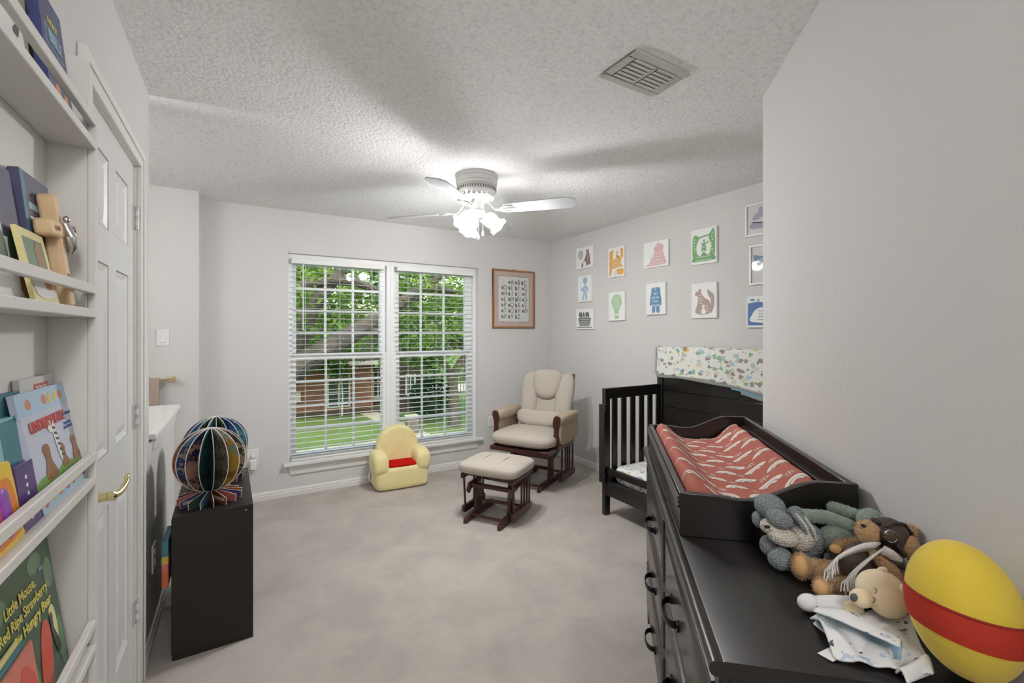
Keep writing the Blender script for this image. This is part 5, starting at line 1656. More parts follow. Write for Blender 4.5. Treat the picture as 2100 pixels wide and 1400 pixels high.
P_ = pic('white print of a pale pink rounded hill shape with lettering', 2.7185, 2.074, 0.271, 0.221)
ink(P_, 'k_pink', [smooth_loop([(-0.13, -0.095), (-0.08, -0.08), (-0.03, -0.02), (-0.012, 0.02), (-0.02, 0.05), (0.02, 0.09), (0.055, 0.085), (0.085, 0.06), (0.08, 0.02), (0.10, -0.04), (0.11, -0.09), (0.0, -0.098)], 5)])
lines(P_, -0.06, 0.09, -0.082, 0.005, 4, 1, 7)
ink(P_, 'k_leaf', [[(-0.056, -0.045), (-0.050, -0.045), (-0.046, -0.015), (-0.050, -0.015)]], 1)
P_ = pic('white print with blue rounded shape reading I\'ll eat you up I love you so', 2.717, 1.687, 0.211, 0.273)
ink(P_, 'k_navy', [smooth_loop([(-0.038, 0.095), (0.04, 0.095), (0.05, 0.05), (0.062, -0.02), (0.058, -0.06), (0.04, -0.055), (0.042, -0.115), (0.01, -0.118), (0.004, -0.07), (-0.004, -0.07), (-0.008, -0.118), (-0.042, -0.115), (-0.04, -0.055), (-0.06, -0.06), (-0.064, -0.02), (-0.05, 0.05)], 4)])
for i, s_ in enumerate(("I'll", 'eat', 'you up', 'I love', 'you so')):
    text(s_, 0.036, 'k_line', P_, -0.004, PY[P_.name] - 0.0012, 0.082 - i * 0.034, sx=0.8, bold=0.01)
P_ = pic('white print of green jungle foliage around a small standing figure', 2.2455, 2.067, 0.224, 0.274)
ink(P_, 'k_leaf', [smooth_loop([(-0.095, 0.075), (-0.06, 0.09), (-0.04, 0.06), (-0.06, 0.02), (-0.062, -0.04), (-0.04, -0.08), (-0.095, -0.09)], 4), smooth_loop([(0.095, 0.115), (0.06, 0.10), (0.045, 0.06), (0.065, 0.01), (0.06, -0.04), (0.05, -0.08), (0.095, -0.09)], 4), smooth_loop([(-0.095, -0.115), (-0.095, -0.09), (-0.03, -0.075), (0.0, -0.045), (0.035, -0.07), (0.095, -0.085), (0.095, -0.115)], 4), [(-0.05, 0.075), (0.06, 0.088), (0.06, 0.078), (-0.05, 0.062)], [(-0.016, 0.0), (0.022, 0.0), (0.025, -0.04), (-0.018, -0.04)], oval(0.004, 0.042, 0.009, 0.010, 12), [(-0.03, 0.022), (0.05, 0.034), (0.05, 0.026), (0.018, 0.014), (0.018, 0.0), (-0.012, 0.0), (-0.012, 0.014)]])
lines(P_, -0.07, 0.075, -0.108, -0.082, 2, 1, 8)
lines(P_, -0.012, 0.018, -0.035, -0.008, 2, 1, 9)
lines(P_, 0.068, 0.086, -0.06, 0.09, 7, 1, 10, 'paper', 0.005)
lines(P_, -0.088, -0.07, -0.06, 0.06, 6, 1, 11, 'paper', 0.005)
P_ = pic('white print of a taupe fox sitting with its tail raised', 2.244, 1.644, 0.223, 0.273)
ink(P_, 'k_fox', [smooth_loop([(-0.075, 0.062), (-0.05, 0.078), (-0.035, 0.092), (-0.022, 0.085), (-0.020, 0.055), (0.01, 0.02), (0.045, 0.0), (0.06, -0.04), (0.055, -0.09), (0.03, -0.108), (-0.04, -0.108), (-0.075, -0.09), (-0.065, -0.05), (-0.05, 0.0), (-0.055, 0.035), (-0.078, 0.045)], 4), smooth_loop([(0.045, -0.09), (0.062, -0.04), (0.058, 0.01), (0.04, 0.04), (0.03, 0.085), (0.055, 0.07), (0.088, 0.04), (0.094, -0.01), (0.088, -0.05), (0.07, -0.095)], 4)])
lines(P_, -0.045, -0.005, -0.02, 0.04, 4, 1, 12)
lines(P_, 0.018, 0.048, -0.085, -0.045, 3, 1, 13)
ink(P_, 'paper', [oval(-0.002, -0.045, 0.012, 0.013, 14), smooth_loop([(-0.02, -0.10), (-0.012, -0.062), (0.008, -0.062), (0.018, -0.10)], 3)], 1)
P_ = pic('white-framed print of lilac clouds and a long vehicle, by the wall edge', 1.768, 2.185, 0.275, 0.224, True)
ink(P_, 'k_purple', [smooth_loop([(-0.085, 0.0), (-0.08, 0.03), (-0.05, 0.05), (-0.04, 0.085), (0.0, 0.08), (0.05, 0.095), (0.11, 0.08), (0.1, 0.02), (0.03, 0.01)], 4), smooth_loop([(-0.1, -0.06), (-0.09, -0.01), (-0.075, -0.02), (-0.06, -0.02), (0.1, -0.02), (0.11, -0.06)], 3)])
ink(P_, 'paper', [rect(-0.04, -0.01, -0.01, 0.012), rect(0.0, 0.03, -0.01, 0.012)], 1)
P_ = pic('white-framed print with a grey-blue crescent wave, between the two other framed prints', 1.767, 1.868, 0.216, 0.275, True)
ink(P_, 'k_teal', [smooth_loop([(-0.085, 0.07), (-0.07, 0.02), (-0.03, -0.01), (0.03, -0.005), (0.08, 0.03), (0.09, 0.08), (0.02, 0.055), (-0.04, 0.06)], 5)])
lines(P_, -0.03, 0.06, 0.012, 0.04, 2, 1, 14)
P_ = pic('deep blue print of a white whale, lowest by the wall edge', 1.758, 1.540, 0.272, 0.218)
ink(P_, 'k_royal', [[(-0.128, -0.095), (0.128, -0.095), (0.128, 0.06), (0.06, 0.07), (0.0, 0.062), (-0.06, 0.07), (-0.128, 0.06)], rect(-0.11, -0.08, 0.078, 0.09), rect(-0.06, -0.045, 0.075, 0.085)])
ink(P_, 'paper', [smooth_loop([(-0.10, -0.07), (-0.098, -0.02), (-0.06, 0.022), (0.0, 0.03), (0.10, 0.02), (0.115, -0.03), (0.10, -0.075)], 5)], 1)
lines(P_, -0.055, 0.09, -0.055, 0.005, 4, 2, 15, 'k_teal')

# ------------------------------------------------------------------ dresser along the diagonal wall
DT = 0.84
dr = thing('dresser', 'long black dresser with bow handles standing along the diagonal wall', 'dresser', (1.3555, 0.8715, 0), R_(-133.05))
L2, DF, DB = 0.727, -0.208, 0.205
# local x: far -> near end, local -y: out into the room
def dpart(mb, nm, par=dr, bevel=0.003, mat='black_wood', smooth=False):
    return mb.build(nm, mat, par, bevel=bevel, smooth=smooth)
body = MB()
body.box(-L2 + 0.006, L2 - 0.006, -0.190, DB, 0.06, DT - 0.03)
dpart(body, 'carcass')
for x in (-L2, L2 - 0.034):
    dpart(MB().box(x, x + 0.034, DF, -0.189, 0.0, DT - 0.03), 'stile')
dpart(MB().box(-0.026, 0.026, DF, -0.189, 0.06, DT - 0.03), 'stile')
for z0, z1 in ((0.06, 0.098), (0.308, 0.330), (0.530, 0.552), (0.772, DT - 0.03)):
    dpart(MB().box(-L2 + 0.034, L2 - 0.034, DF + 0.003, -0.189, z0, z1), 'rail')
for x in (-L2 + 0.02, L2 - 0.055):
    for y in (-0.19, DB - 0.04):
        dpart(MB().box(x, x + 0.035, y, y + 0.035, 0.0, 0.06), 'foot')
# top with a rounded front nosing
tp = MB()
pr = [(DB, DT - 0.028), (DF - 0.004, DT - 0.028)] + [(DF - 0.006 - 0.013 * math.sin(q), DT - 0.014 - 0.014 * math.cos(q)) for q in [math.pi * i / 8 for i in range(9)]] + [(DF + 0.002, DT - 0.001), (DF + 0.004, DT - 0.002), (DF + 0.006, DT), (DB, DT)]
tp.prism(pr, -L2 - 0.012, L2 + 0.012, 'x')
dpart(tp, 'top', bevel=0, smooth=True)
def ogee(par, x0, x1, z0, z1):
    """raised and fielded drawer front"""
    p = MB()
    steps = [(0.0, 0.0), (0.004, -0.010), (0.014, -0.010), (0.020, -0.004), (0.028, -0.006), (0.036, -0.012)]
    vs, fs = [], []
    for (k, y) in steps:
        vs += [(x0 + k, DF + 0.004 + y, z0 + k), (x1 - k, DF + 0.004 + y, z0 + k), (x1 - k, DF + 0.004 + y, z1 - k), (x0 + k, DF + 0.004 + y, z1 - k)]
    for k in range(len(steps) - 1):
        for i in range(4):
            j = (i + 1) % 4
            fs.append((k * 4 + i, k * 4 + j, k * 4 + 4 + j, k * 4 + 4 + i))
    n = (len(steps) - 1) * 4
    fs.append((n, n + 1, n + 2, n + 3))
    fs.append((3, 2, 1, 0))
    return p.add(vs, fs).build('drawer', 'black_wood', par, bevel=0.0015)
for cx_, (x0, x1) in enumerate(((-L2 + 0.036, -0.028), (0.028, L2 - 0.036))):
    for z0, z1 in ((0.100, 0.306), (0.332, 0.528), (0.554, 0.770)):
        dw = ogee(dr, x0, x1, z0, z1)
        xc = (x0 + x1) / 2 - (0.0 if cx_ else 0.0)
        xc = -0.315 if cx_ == 0 else 0.262
        zc = (z0 + z1) / 2 - 0.028
        y = DF - 0.008
        hn = MB()
        n = 12
        for s_ in range(n):
            q0, q1 = math.pi * s_ / n, math.pi * (s_ + 1) / n
            a = [(xc - 0.058 * math.cos(q), y - 0.004 - 0.030 * math.sin(q) ** 0.8) for q in (q0, q1)]
            hn.add([(a[0][0], a[0][1], zc - 0.009), (a[1][0], a[1][1], zc - 0.009), (a[1][0], a[1][1], zc + 0.009), (a[0][0], a[0][1], zc + 0.009)], [(0, 1, 2, 3)])
        hn.build('handle', 'black_metal', dw, smooth=True, thick=0.003)
        for k in (-0.062, 0.062):
            MB().box(xc + k - 0.011, xc + k + 0.011, y - 0.006, y + 0.002, zc - 0.010, zc + 0.010).build('handle_mount', 'black_metal', dw, bevel=0.002)

# ------------------------------------------------------------------ changing tray on the dresser
TX0, TX1, TY0, TY1 = -0.694, 0.256, -0.203, 0.228
tr = thing('changing_tray', 'black wooden changing tray with curved ends on top of the dresser', 'changing tray', tuple(dr.matrix_basis.translation) if False else (1.3555, 0.8715, DT), R_(-133.05))
def endz(t):
    return 0.118 + 0.052 * ss(0.42, 0.80, t)
def end_panel(x0, x1):
    n = 28
    top = [(TY0 + (TY1 - TY0) * i / n, endz(i / n) - 0.008 * math.exp(-((i / n - 0.36) / 0.13) ** 2)) for i in range(n + 1)]
    poly = [(TY0, 0.0)] + top + [(TY1, 0.0)]
    m = MB().prism(poly, x0, x1, 'x')
    o = m.build('end_panel', 'black_wood', tr, bevel=0.002)
    return o
end_panel(TX0, TX0 + 0.018)
end_panel(TX1 - 0.018, TX1)
MB().box(TX0 + 0.018, TX1 - 0.018, TY0, TY0 + 0.018, 0, 0.116).build('front_panel', 'black_wood', tr, bevel=0.002)
for z in (0.080, 0.092, 0.104):
    MB().tube([(TX0 + 0.002, TY0 - 0.002, z), (TX1 - 0.002, TY0 - 0.002, z)], 0.0045, 8).build('bead', 'black_wood', tr, smooth=True)
MB().box(TX0 + 0.018, TX1 - 0.018, TY1 - 0.018, TY1, 0, 0.168).build('back_panel', 'black_wood', tr, bevel=0.002)
MB().box(TX0 + 0.018, TX1 - 0.018, TY1 - 0.034, TY1 - 0.018, 0.0, 0.135).build('back_ledge', 'tray_inner', tr, bevel=0.002)
MB().box(TX0 + 0.018, TX1 - 0.018, TY0 + 0.018, TY1 - 0.034, 0.0, 0.008).build('floor_board', 'tray_inner', tr)

# contoured pad with rainbow cover
PX0, PX1, PY0, PY1 = TX0 + 0.022, TX1 - 0.022, TY0 + 0.021, TY1 - 0.037
def padz(x, y):
    u = (y - PY0) / (PY1 - PY0)
    c = abs(u - 0.5) * 2
    z = 0.062 + 0.062 * ss(0.30, 0.86, c) + (0.012 if u > 0.5 else 0.0) * ss(0.3, 0.9, c)
    z -= 0.055 * max(0.0, (c - 0.86) / 0.14) ** 2.2
    e = min(x - PX0, PX1 - x)
    z -= 0.040 * max(0.0, 1 - e / 0.035) ** 2
    z += 0.0035 * math.sin(x * 21 + y * 15) * ss(0.15, 0.0, PX1 - x) + 0.0015 * math.sin(x * 33 - y * 40)
    return z
pad = thing('changing_pad', 'rust red changing pad printed with white rainbows, lying in the tray', 'changing pad', (1.3555, 0.8715, DT + 0.008), R_(-133.05))
m = MB()
nx, ny = 110, 60
m.surf(lambda u, v: (PX0 + (PX1 - PX0) * u, PY0 + (PY1 - PY0) * v, padz(PX0 + (PX1 - PX0) * u, PY0 + (PY1 - PY0) * v)), nx, ny)
o = len(m.v)
rim = [i for i in range(nx + 1)] + [(j * (nx + 1) + nx) for j in range(1, ny + 1)] + [(ny * (nx + 1) + i) for i in range(nx - 1, -1, -1)] + [(j * (nx + 1)) for j in range(ny - 1, 0, -1)]
low = [(m.v[i][0], m.v[i][1], 0.0) for i in rim]
m.add(low, [])
k = len(rim)
for i in range(k):
    j = (i + 1) % k
    m.f.append((rim[i], rim[j], o + j, o + i)); m.mi.append(0)
m.f.append(tuple(o + i for i in range(k))); m.mi.append(0)
m.build('pad_body', 'pad_rust', pad, smooth=True, angle=60)
white, green = MB(), MB()
def strip(mb, cx, cy, r0, r1, a0, a1, ang, n=12, lift=0.0012):
    vs, fs = [], []
    for i in range(n + 1):
        q = a0 + (a1 - a0) * i / n
        for r in (r0, r1):
            x, y = r * math.cos(q), r * math.sin(q)
            px = cx + x * math.cos(ang) - y * math.sin(ang)
            py = cy + x * math.sin(ang) + y * math.cos(ang)
            vs.append((px, py, padz(px, py) + lift))
    for i in range(n):
        fs.append((2 * i, 2 * i + 1, 2 * i + 3, 2 * i + 2))
    mb.add(vs, fs)
rn = random.Random(5)
row = 0
x = PX0 + 0.05
ang = R_(180 - 180) + R_(-90)
# rainbows stand with their feet towards the near end of the pad
while x < PX1 - 0.035:
    y = PY0 + 0.040 + (0.047 if row % 2 else 0.0)
    while y < PY1 - 0.030:
        a = R_(-90) + R_(180) + R_(-10 + rn.uniform(-12, 12)) + R_(0)
        if row % 1 == 0:
            strip(white, x, y, 0.0215, 0.034, 0.15, math.pi - 0.15, R_(90) + (a - R_(90)))
            strip(white, x, y, 0.0100, 0.0185, 0.15, math.pi - 0.15, R_(90) + (a - R_(90)))
            strip(green, x, y, 0.0187, 0.0213, 0.15, math.pi - 0.15, R_(90) + (a - R_(90)), lift=0.0010)
        sx, sy = x + 0.012, y + 0.047
        if sx < PX1 - 0.02 and sy < PY1 - 0.02:
            for i in range(8):
                q = i * math.pi / 4
                strip(white, sx, sy, 0.007, 0.0125, q - 0.14, q + 0.14, 0, 2)
            strip(white, sx, sy, 0.0015, 0.0042, 0, 2 * math.pi, 0, 8)
        y += 0.094
    x += 0.074
    row += 1
for mb, mt_, nm in ((white, 'pad_print', 'rainbow_print'), (green, 'pad_print_green', 'rainbow_outline')):
    o = mb.build(nm, mt_, pad, fix=False)
    o['kind'] = 'stuff'

# ------------------------------------------------------------------ soft toys on the near end of the dresser
SY, CY = math.sin(YAW), math.cos(YAW)
def toy_root(name, label, cat, r0, d0):
    """frame: x to the viewer's right, y away, origin on the dresser top"""
    return thing(name, label, cat, (r0 * CY + d0 * SY, -r0 * SY + d0 * CY, DT), -YAW)
def toyset(root, r0, d0):
    def P(c):
        return Vector((c[0] - r0, c[1] - d0, c[2] - DT))
    def E(nm, mat, c, r, roll=0, yaw=0, tilt=0, parent=root, e=1.0, nu=20, nv=14, fn=None):
        rot = rotm(tilt, roll, yaw)
        o_ = MB().ell(P(c), r, rot, nu, nv, e, e, fn).build(nm, mat, parent, smooth=True, angle=80)
        if mat in ('teddy_fur', 'sage_fur') and parent is root:
            fur(o_, int(5.0e5 * r[0] * max(r[1], r[2])) + 200, 0.0052 if mat == 'teddy_fur' else 0.0042, mat)
        return o_
    def T(nm, mat, pts, rs, parent=root, n=14):
        """soft limb with rounded ends"""
        pts = [P(p) for p in pts]
        a, b = pts[0], pts[-1]
        if isinstance(rs, (int, float)):
            rs = [rs] * len(pts)
        ta, tb_ = (pts[0] - pts[1]).normalized(), (pts[-1] - pts[-2]).normalized()
        head = [a + ta * rs[0] * math.sin(q) for q in (1.45, 1.1, 0.6)]
        hr = [rs[0] * math.cos(q) for q in (1.45, 1.1, 0.6)]
        tail = [b + tb_ * rs[-1] * math.sin(q) for q in (0.6, 1.1, 1.45)]
        tr_ = [rs[-1] * math.cos(q) for q in (0.6, 1.1, 1.45)]
        mid, mr = [], []
        for i in range(len(pts) - 1):
            for k_ in range(5):
                t = k_ / 5
                mid.append(pts[i].lerp(pts[i + 1], t))
                mr.append(rs[i] + (rs[i + 1] - rs[i]) * t)
        mid.append(b)
        mr.append(rs[-1])
        o_ = MB().tube(head + mid + tail, hr + mr + tr_, n).build(nm, mat, parent, smooth=True, angle=80)
        if mat in ('teddy_fur', 'sage_fur') and parent is root:
            fur(o_, 900, 0.0052 if mat == 'teddy_fur' else 0.0042, mat)
        return o_
    return P, E, T

# crocheted animal
r0, d0 = 0.65, 1.08
rt = toy_root('crochet_animal', 'grey and cream crocheted stuffed animal leaning on the changing tray', 'stuffed toy', r0, d0)
P, E, T = toyset(rt, r0, d0)
E('head', 'knit_grey', (0.626, 1.098, 0.974), (0.036, 0.033, 0.030), roll=20)
E('ear', 'knit_grey', (0.620, 1.05, 0.964), (0.031, 0.016, 0.021), roll=25, yaw=-10)
E('ear', 'knit_grey', (0.600, 1.105, 0.940), (0.013, 0.013, 0.020), roll=-10)
E('face', 'knit_cream', (0.608, 1.068, 0.940), (0.022, 0.018, 0.018))
E('muzzle', 'knit_cream', (0.632, 1.055, 0.920), (0.037, 0.024, 0.021), roll=14)
E('chest', 'knit_cream', (0.684, 1.068, 0.912), (0.028, 0.026, 0.032), roll=20)
mn = E('mane', 'knit_grey', (0.678, 1.088, 0.950), (0.020, 0.022, 0.030), roll=20)
for i in range(4):
    T('yarn_strand', 'knit_cream' if i % 2 else 'knit_grey', [(0.658 + i * 0.010, 1.062, 0.972 - i * 0.004), (0.672 + i * 0.009, 1.050, 0.950 - i * 0.004), (0.684 + i * 0.007, 1.050, 0.925 - i * 0.003)], 0.0045, mn, 8)
E('body', 'knit_grey', (0.715, 1.095, 0.888), (0.036, 0.034, 0.046), roll=15)
E('arm', 'knit_grey', (0.616, 1.09, 0.884), (0.018, 0.018, 0.024))
E('leg', 'knit_grey', (0.630, 1.062, 0.866), (0.028, 0.026, 0.026))
E('tail', 'knit_grey', (0.738, 1.062, 0.868), (0.007, 0.007, 0.010))
E('eye', 'nose_dark', (0.592, 1.050, 0.946), (0.0068, 0.004, 0.0036), yaw=-20)

# long-limbed sage plush
r0, d0 = 0.80, 1.10
rt = toy_root('sage_plush', 'long-limbed sage green fur plush lying behind the crocheted animal', 'stuffed toy', r0, d0)
P, E, T = toyset(rt, r0, d0)
T('arm', 'sage_fur', [(0.722, 1.135, 0.938), (0.77, 1.11, 0.944), (0.814, 1.075, 0.934)], [0.016, 0.016, 0.014])
T('arm', 'sage_fur', [(0.806, 1.135, 0.958), (0.838, 1.085, 0.956)], [0.014, 0.013])
E('body', 'sage_fur', (0.79, 1.09, 0.895), (0.050, 0.036, 0.036), roll=6)
E('head', 'sage_fur', (0.824, 1.04, 0.965), (0.028, 0.026, 0.026))
T('leg', 'sage_fur', [(0.752, 1.115, 0.884), (0.77, 1.10, 0.868), (0.778, 1.09, 0.860)], [0.021, 0.021, 0.0195])
T('leg', 'sage_fur', [(0.800, 1.04, 0.900), (0.792, 1.045, 0.880), (0.784, 1.05, 0.862)], [0.019, 0.020, 0.020])

# aviator teddy
r0, d0 = 0.73, 0.96
rt = toy_root('aviator_teddy', 'brown teddy bear in a leather flying cap, goggles and white scarf', 'teddy bear', r0, d0)
P, E, T = toyset(rt, r0, d0)
fuzz = lambda d: 1 + 0.03 * math.sin(d.x * 31 + d.y * 17) * math.sin(d.z * 29 + d.y * 13)
E('head', 'teddy_fur', (0.790, 0.955, 0.965), (0.036, 0.034, 0.036), nu=36, nv=24, fn=fuzz)
E('muzzle', 'teddy_fur', (0.737, 0.937, 0.984), (0.022, 0.020, 0.024), roll=-15, nu=32, nv=22, fn=fuzz)
E('nose', 'nose_dark', (0.716, 0.922, 1.003), (0.0055, 0.004, 0.0035), roll=15)
E('ear', 'teddy_fur', (0.806, 0.918, 0.962), (0.0175, 0.012, 0.021), roll=20, nu=26, nv=18, fn=fuzz)
E('ear', 'teddy_fur', (0.838, 0.950, 0.976), (0.012, 0.010, 0.016), nu=26, nv=18, fn=fuzz)
cp = E('flying_cap', 'jacket_brown', (0.789, 0.948, 0.972), (0.0345, 0.037, 0.0355), roll=15)
T('cap_strap', 'jacket_brown', [(0.745, 0.925, 0.958), (0.757, 0.905, 0.940), (0.775, 0.900, 0.932)], 0.006, cp, 10)
gg = E('goggles', 'goggle_rim', (0.760, 0.912, 0.986), (0.0185, 0.008, 0.0145), roll=45)
E('lens', 'goggle_lens', (0.757, 0.9065, 0.989), (0.0130, 0.006, 0.0100), roll=45, parent=gg)
MB().tube([P((0.757, 0.9045, 0.989)) + rotm(0, 45, 0) @ Vector((0.0135 * math.cos(q), 0, 0.0105 * math.sin(q))) for q in [2 * math.pi * i / 24 for i in range(25)]], 0.0013, 6).build('lens_rim', 'silver', gg, smooth=True)
E('goggles', 'goggle_rim', (0.752, 0.935, 1.006), (0.012, 0.008, 0.007), roll=30)
T('goggle_strap', 'goggle_rim', [(0.772, 0.905, 0.970), (0.782, 0.902, 0.952)], 0.0048, gg, 8)
T('goggle_strap', 'goggle_rim', [(0.762, 0.918, 1.004), (0.785, 0.925, 1.008), (0.812, 0.935, 1.000), (0.826, 0.935, 0.980)], 0.0032, gg, 8)
E('body', 'jacket_brown', (0.752, 0.968, 0.893), (0.044, 0.040, 0.052), nu=28, nv=18)
T('arm', 'teddy_fur', [(0.745, 0.925, 0.944), (0.755, 0.902, 0.925), (0.765, 0.893, 0.900)], [0.0115, 0.012, 0.0115])
T('arm', 'teddy_fur', [(0.756, 1.0, 0.930), (0.735, 1.015, 0.918)], [0.011, 0.012])
E('paw_pad', 'teddy_pad', (0.722, 1.008, 0.914), (0.014, 0.010, 0.010), roll=15)
T('leg', 'teddy_fur', [(0.735, 1.0, 0.868), (0.700, 1.015, 0.864), (0.664, 1.025, 0.864)], [0.022, 0.0215, 0.0215], n=22)
E('foot', 'teddy_fur', (0.650, 1.018, 0.872), (0.019, 0.021, 0.029), nu=28, nv=20, fn=fuzz)
E('foot_pad', 'teddy_pad', (0.642, 1.008, 0.876), (0.0150, 0.0165, 0.0235))
T('leg', 'teddy_fur', [(0.725, 0.955, 0.862), (0.695, 0.96, 0.858), (0.662, 0.958, 0.857)], [0.018, 0.0175, 0.017], n=22)
E('foot', 'teddy_fur', (0.652, 0.950, 0.862), (0.018, 0.018, 0.0215), nu=28, nv=20, fn=fuzz)
E('foot_pad', 'teddy_pad', (0.643, 0.941, 0.865), (0.0145, 0.0140, 0.0185))
sc_ = MB()
def ribbon(pts, wv):
    vs, fs = [], []
    for i, p in enumerate(pts):
        vs += [P(p) - Vector(wv) / 2, P(p) + Vector(wv) / 2]
    for i in range(len(pts) - 1):
        fs.append((2 * i, 2 * i + 1, 2 * i + 3, 2 * i + 2))
    return vs, fs
def curve3(a, b, c, n=10):
    a, b, c = Vector(a), Vector(b), Vector(c)
    return [a * (1 - t) ** 2 + b * 2 * t * (1 - t) + c * t * t for t in [i / n for i in range(n + 1)]]
sc_.add(*ribbon(curve3((0.742, 0.922, 0.960), (0.70, 0.915, 0.968), (0.662, 0.930, 0.928)), (0.008, -0.012, 0.022)))
sc_.add(*ribbon(curve3((0.745, 0.915, 0.955), (0.71, 0.900, 0.950), (0.684, 0.908, 0.912)), (0.012, -0.012, 0.020)))
sc_.add(*ribbon(curve3((0.740, 0.905, 0.962), (0.76, 0.895, 0.955), (0.776, 0.905, 0.935)), (0.004, -0.006, 0.018)))
scarf = sc_.build('scarf', 'scarf_white', rt, smooth=True, thick=0.004)
fr_m = MB()
rn = random.Random(3)
for (ax, ay, az, wx, wy, wz) in ((0.662, 0.930, 0.928, 0.008, -0.012, 0.022), (0.684, 0.908, 0.912, 0.012, -0.012, 0.020)):
    for i in range(16):
        t = i / 15 - 0.5
        a = Vector((ax + wx * t, ay + wy * t, az + wz * t))
        b = a + Vector((-0.010 + rn.uniform(-0.006, 0.006), -0.004 + rn.uniform(-0.004, 0.004), -0.012))
        c = b + Vector((-0.002 + rn.uniform(-0.006, 0.006), -0.002, -0.014 - rn.uniform(0, 0.006)))
        fr_m.tube([P(a), P(b), P(c)], 0.0011, 5)
o = fr_m.build('fringe', 'scarf_white', scarf, smooth=True)
o['kind'] = 'stuff'

# cream bear comforter
r0, d0 = 0.66, 0.83
rt = toy_root('bear_comforter', 'cream bear-headed comforter blanket with blue lining lying on the dresser', 'comforter', r0, d0)
P, E, T = toyset(rt, r0, d0)
hd_ = E('head', 'cream_plush', (0.703, 0.862, 0.905), (0.042, 0.036, 0.037), roll=12, nu=30, nv=20)
E('cheek', 'cream_plush', (0.700, 0.842, 0.898), (0.034, 0.026, 0.030), roll=15, nu=26, nv=18)
E('muzzle', 'cream_plush', (0.653, 0.846, 0.900), (0.020, 0.016, 0.0165), roll=10)
E('nose', 'nose_grey', (0.633, 0.838, 0.906), (0.0055, 0.006, 0.0075), roll=15)
E('ear', 'cream_plush', (0.708, 0.866, 0.940), (0.011, 0.006, 0.008), roll=-20)
E('ear', 'cream_plush', (0.715, 0.826, 0.926), (0.006, 0.006, 0.011), roll=-15)
for (c, s_) in (((0.666, 0.832, 0.922), 1), ((0.660, 0.828, 0.908), 1)):
    MB().tube([P((c[0] + 0.004 * math.sin(q), c[1] - 0.0005, c[2] + 0.0045 * math.cos(q))) for q in [math.pi * i / 8 for i in range(9)]], 0.0007, 5).build('closed_eye', 'nose_grey', hd_, smooth=True)
# the blanket: a crumpled sheet with folds, cream print outside
def cloth_fn(u, v):
    # quadrilateral footprint on the dresser, corners in viewer frame
    a = Vector((0.575, 0.872)); b = Vector((0.762, 0.880)); c = Vector((0.672, 0.722)); d = Vector((0.545, 0.765))
    p = a * (1 - u) * (1 - v) + b * u * (1 - v) + c * u * v + d * (1 - u) * v
    z = 0.844 + 0.020 * math.sin(math.pi * min(1, v * 1.05)) ** 0.8 * (0.6 + 0.4 * math.cos(u * 5.0)) + 0.006 * abs(math.sin(u * 7 + v * 5)) + 0.004 * math.sin(u * 17 - v * 9)
    z += 0.014 * (1 - v) * math.exp(-((u - 0.75) / 0.2) ** 2)
    return P((p.x, p.y, z))
MB().surf(cloth_fn, 48, 36).build('blanket', 'lovey_print', rt, smooth=True, thick=0.004, angle=80)
# rolled sleeve fold that shows the blue lining
def fold_fn(rad, lift):
    def f(u, v):
        a = Vector((0.566, 0.845, 0.868)); b = Vector((0.650, 0.757, 0.862))
        c = a.lerp(b, u)
        ax = (b - a).normalized()
        n1 = Vector((ax.y, -ax.x, 0)).normalized()
        q = R_(-125) + R_(250) * v
        rr = rad * (0.75 + 0.5 * math.sin(math.pi * u)) * (1 + 0.10 * math.sin(u * 9 + v * 6))
        p = c + n1 * (-rr * math.cos(q) * 1.4) + Vector((0, 0, rr * math.sin(q) * 0.9 + lift))
        p.z = max(p.z, 0.8455)
        return P(p)
    return f
MB().surf(fold_fn(0.0200, 0.002), 30, 26).build('folded_edge', 'lovey_print', rt, smooth=True, thick=0.002, angle=80)
MB().surf(fold_fn(0.0175, 0.002), 30, 26).build('lining', 'blue_lining', rt, smooth=True, thick=0.002, angle=80)
T('sleeve', 'lovey_print', [(0.606, 0.900, 0.857), (0.640, 0.890, 0.862), (0.668, 0.885, 0.866)], [0.015, 0.0165, 0.014], n=18)
E('hand', 'lovey_print', (0.592, 0.902, 0.858), (0.022, 0.017, 0.0165), nu=22, nv=14)
T('cuff', 'cream_plush', [(0.652, 0.878, 0.862), (0.664, 0.876, 0.862)], [0.0145, 0.0145], n=18)
MB().surf(lambda u, v: P((0.528 + 0.030 * u + 0.012 * v, 0.782 - 0.020 * v + 0.010 * u, 0.8425 + 0.004 * u)), 6, 4).build('care_tag', 'tag_white', rt, thick=0.001)
MB().surf(lambda u, v: P((0.630 + 0.045 * u, 0.716 + 0.018 * u + 0.016 * v, 0.8435 + 0.016 * math.sin(math.pi * v) * (0.6 + 0.4 * u))), 14, 10).build('lining', 'blue_lining', rt, smooth=True, thick=0.002, angle=80)
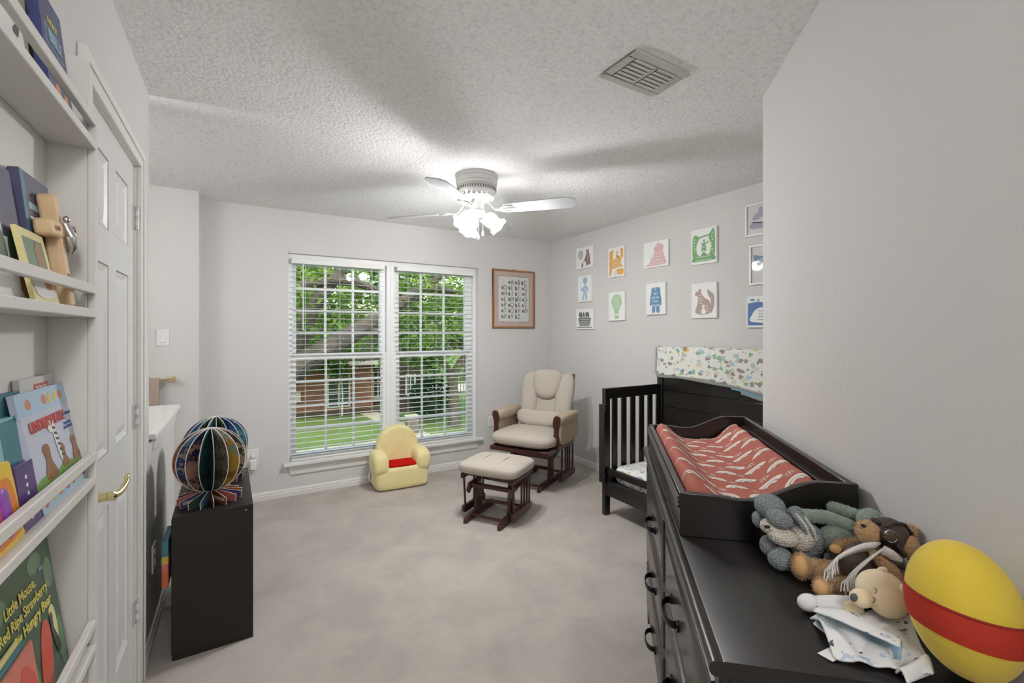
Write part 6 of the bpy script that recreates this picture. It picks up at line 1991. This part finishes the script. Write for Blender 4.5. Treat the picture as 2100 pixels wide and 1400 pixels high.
MB().surf(lambda u, v: P((0.622 + 0.062 * u, 0.712 + 0.022 * u + 0.022 * v, 0.8445 + 0.021 * math.sin(math.pi * v) * (0.6 + 0.4 * u))), 14, 10).build('folded_edge', 'lovey_print', rt, smooth=True, thick=0.003, angle=80)

# plain round plush (no face)
r0, d0 = 0.717, 0.718
rt = toy_root('round_plush', 'plump yellow egg-shaped plush cushion with a red band', 'plush toy', r0, d0)
P, E, T = toyset(rt, r0, d0)
EA, EX = 0.071, 0.114
egc = Vector((0.717, 0.718, 0.956))
egx = Vector((math.sin(-0.281) * math.cos(0.1), -math.sin(0.1), math.cos(-0.281) * math.cos(0.1)))
egr = egx.to_track_quat('Z', 'Y').to_matrix()
nu, nv = 60, 40
m = MB().ell(P(egc), (EA, EA, EX), egr, nu, nv)
m.build('body', 'egg_yellow', rt, smooth=True, angle=80)
bn = Vector((math.sin(0.15), 0, math.cos(0.15)))
bu = bn.cross(Vector((0, 1, 0))).normalized()
bv = bn.cross(bu)
def on_egg(s_, q, k):
    """point of the (slightly swollen) body in the plane at s_ along the band's axis, bearing q"""
    d = bu * math.cos(q) + bv * math.sin(q)
    o_ = bn * s_
    def ip(a, b):
        la, lb = a.dot(egx), b.dot(egx)
        return (a.dot(b) - la * lb) / EA ** 2 + la * lb / EX ** 2
    A, B, C_ = ip(d, d), 2 * ip(o_, d), ip(o_, o_) - k * k
    t = (-B + math.sqrt(B * B - 4 * A * C_)) / (2 * A)
    return P(egc + o_ + d * t)
m = MB()
vs = [on_egg(-0.031 + 0.049 * j / 10, 2 * math.pi * i / nu, 1.015) for j in range(11) for i in range(nu)]
m.add(vs, [(j * nu + i, j * nu + (i + 1) % nu, (j + 1) * nu + (i + 1) % nu, (j + 1) * nu + i) for j in range(10) for i in range(nu)])
m.build('band', 'egg_red', rt, smooth=True, angle=80)
MB().tube([on_egg(0.0165, 2 * math.pi * i / nu, 1.018) for i in range(nu + 1)], 0.0018, 6).build('band_piping', 'egg_band_edge', rt, smooth=True)
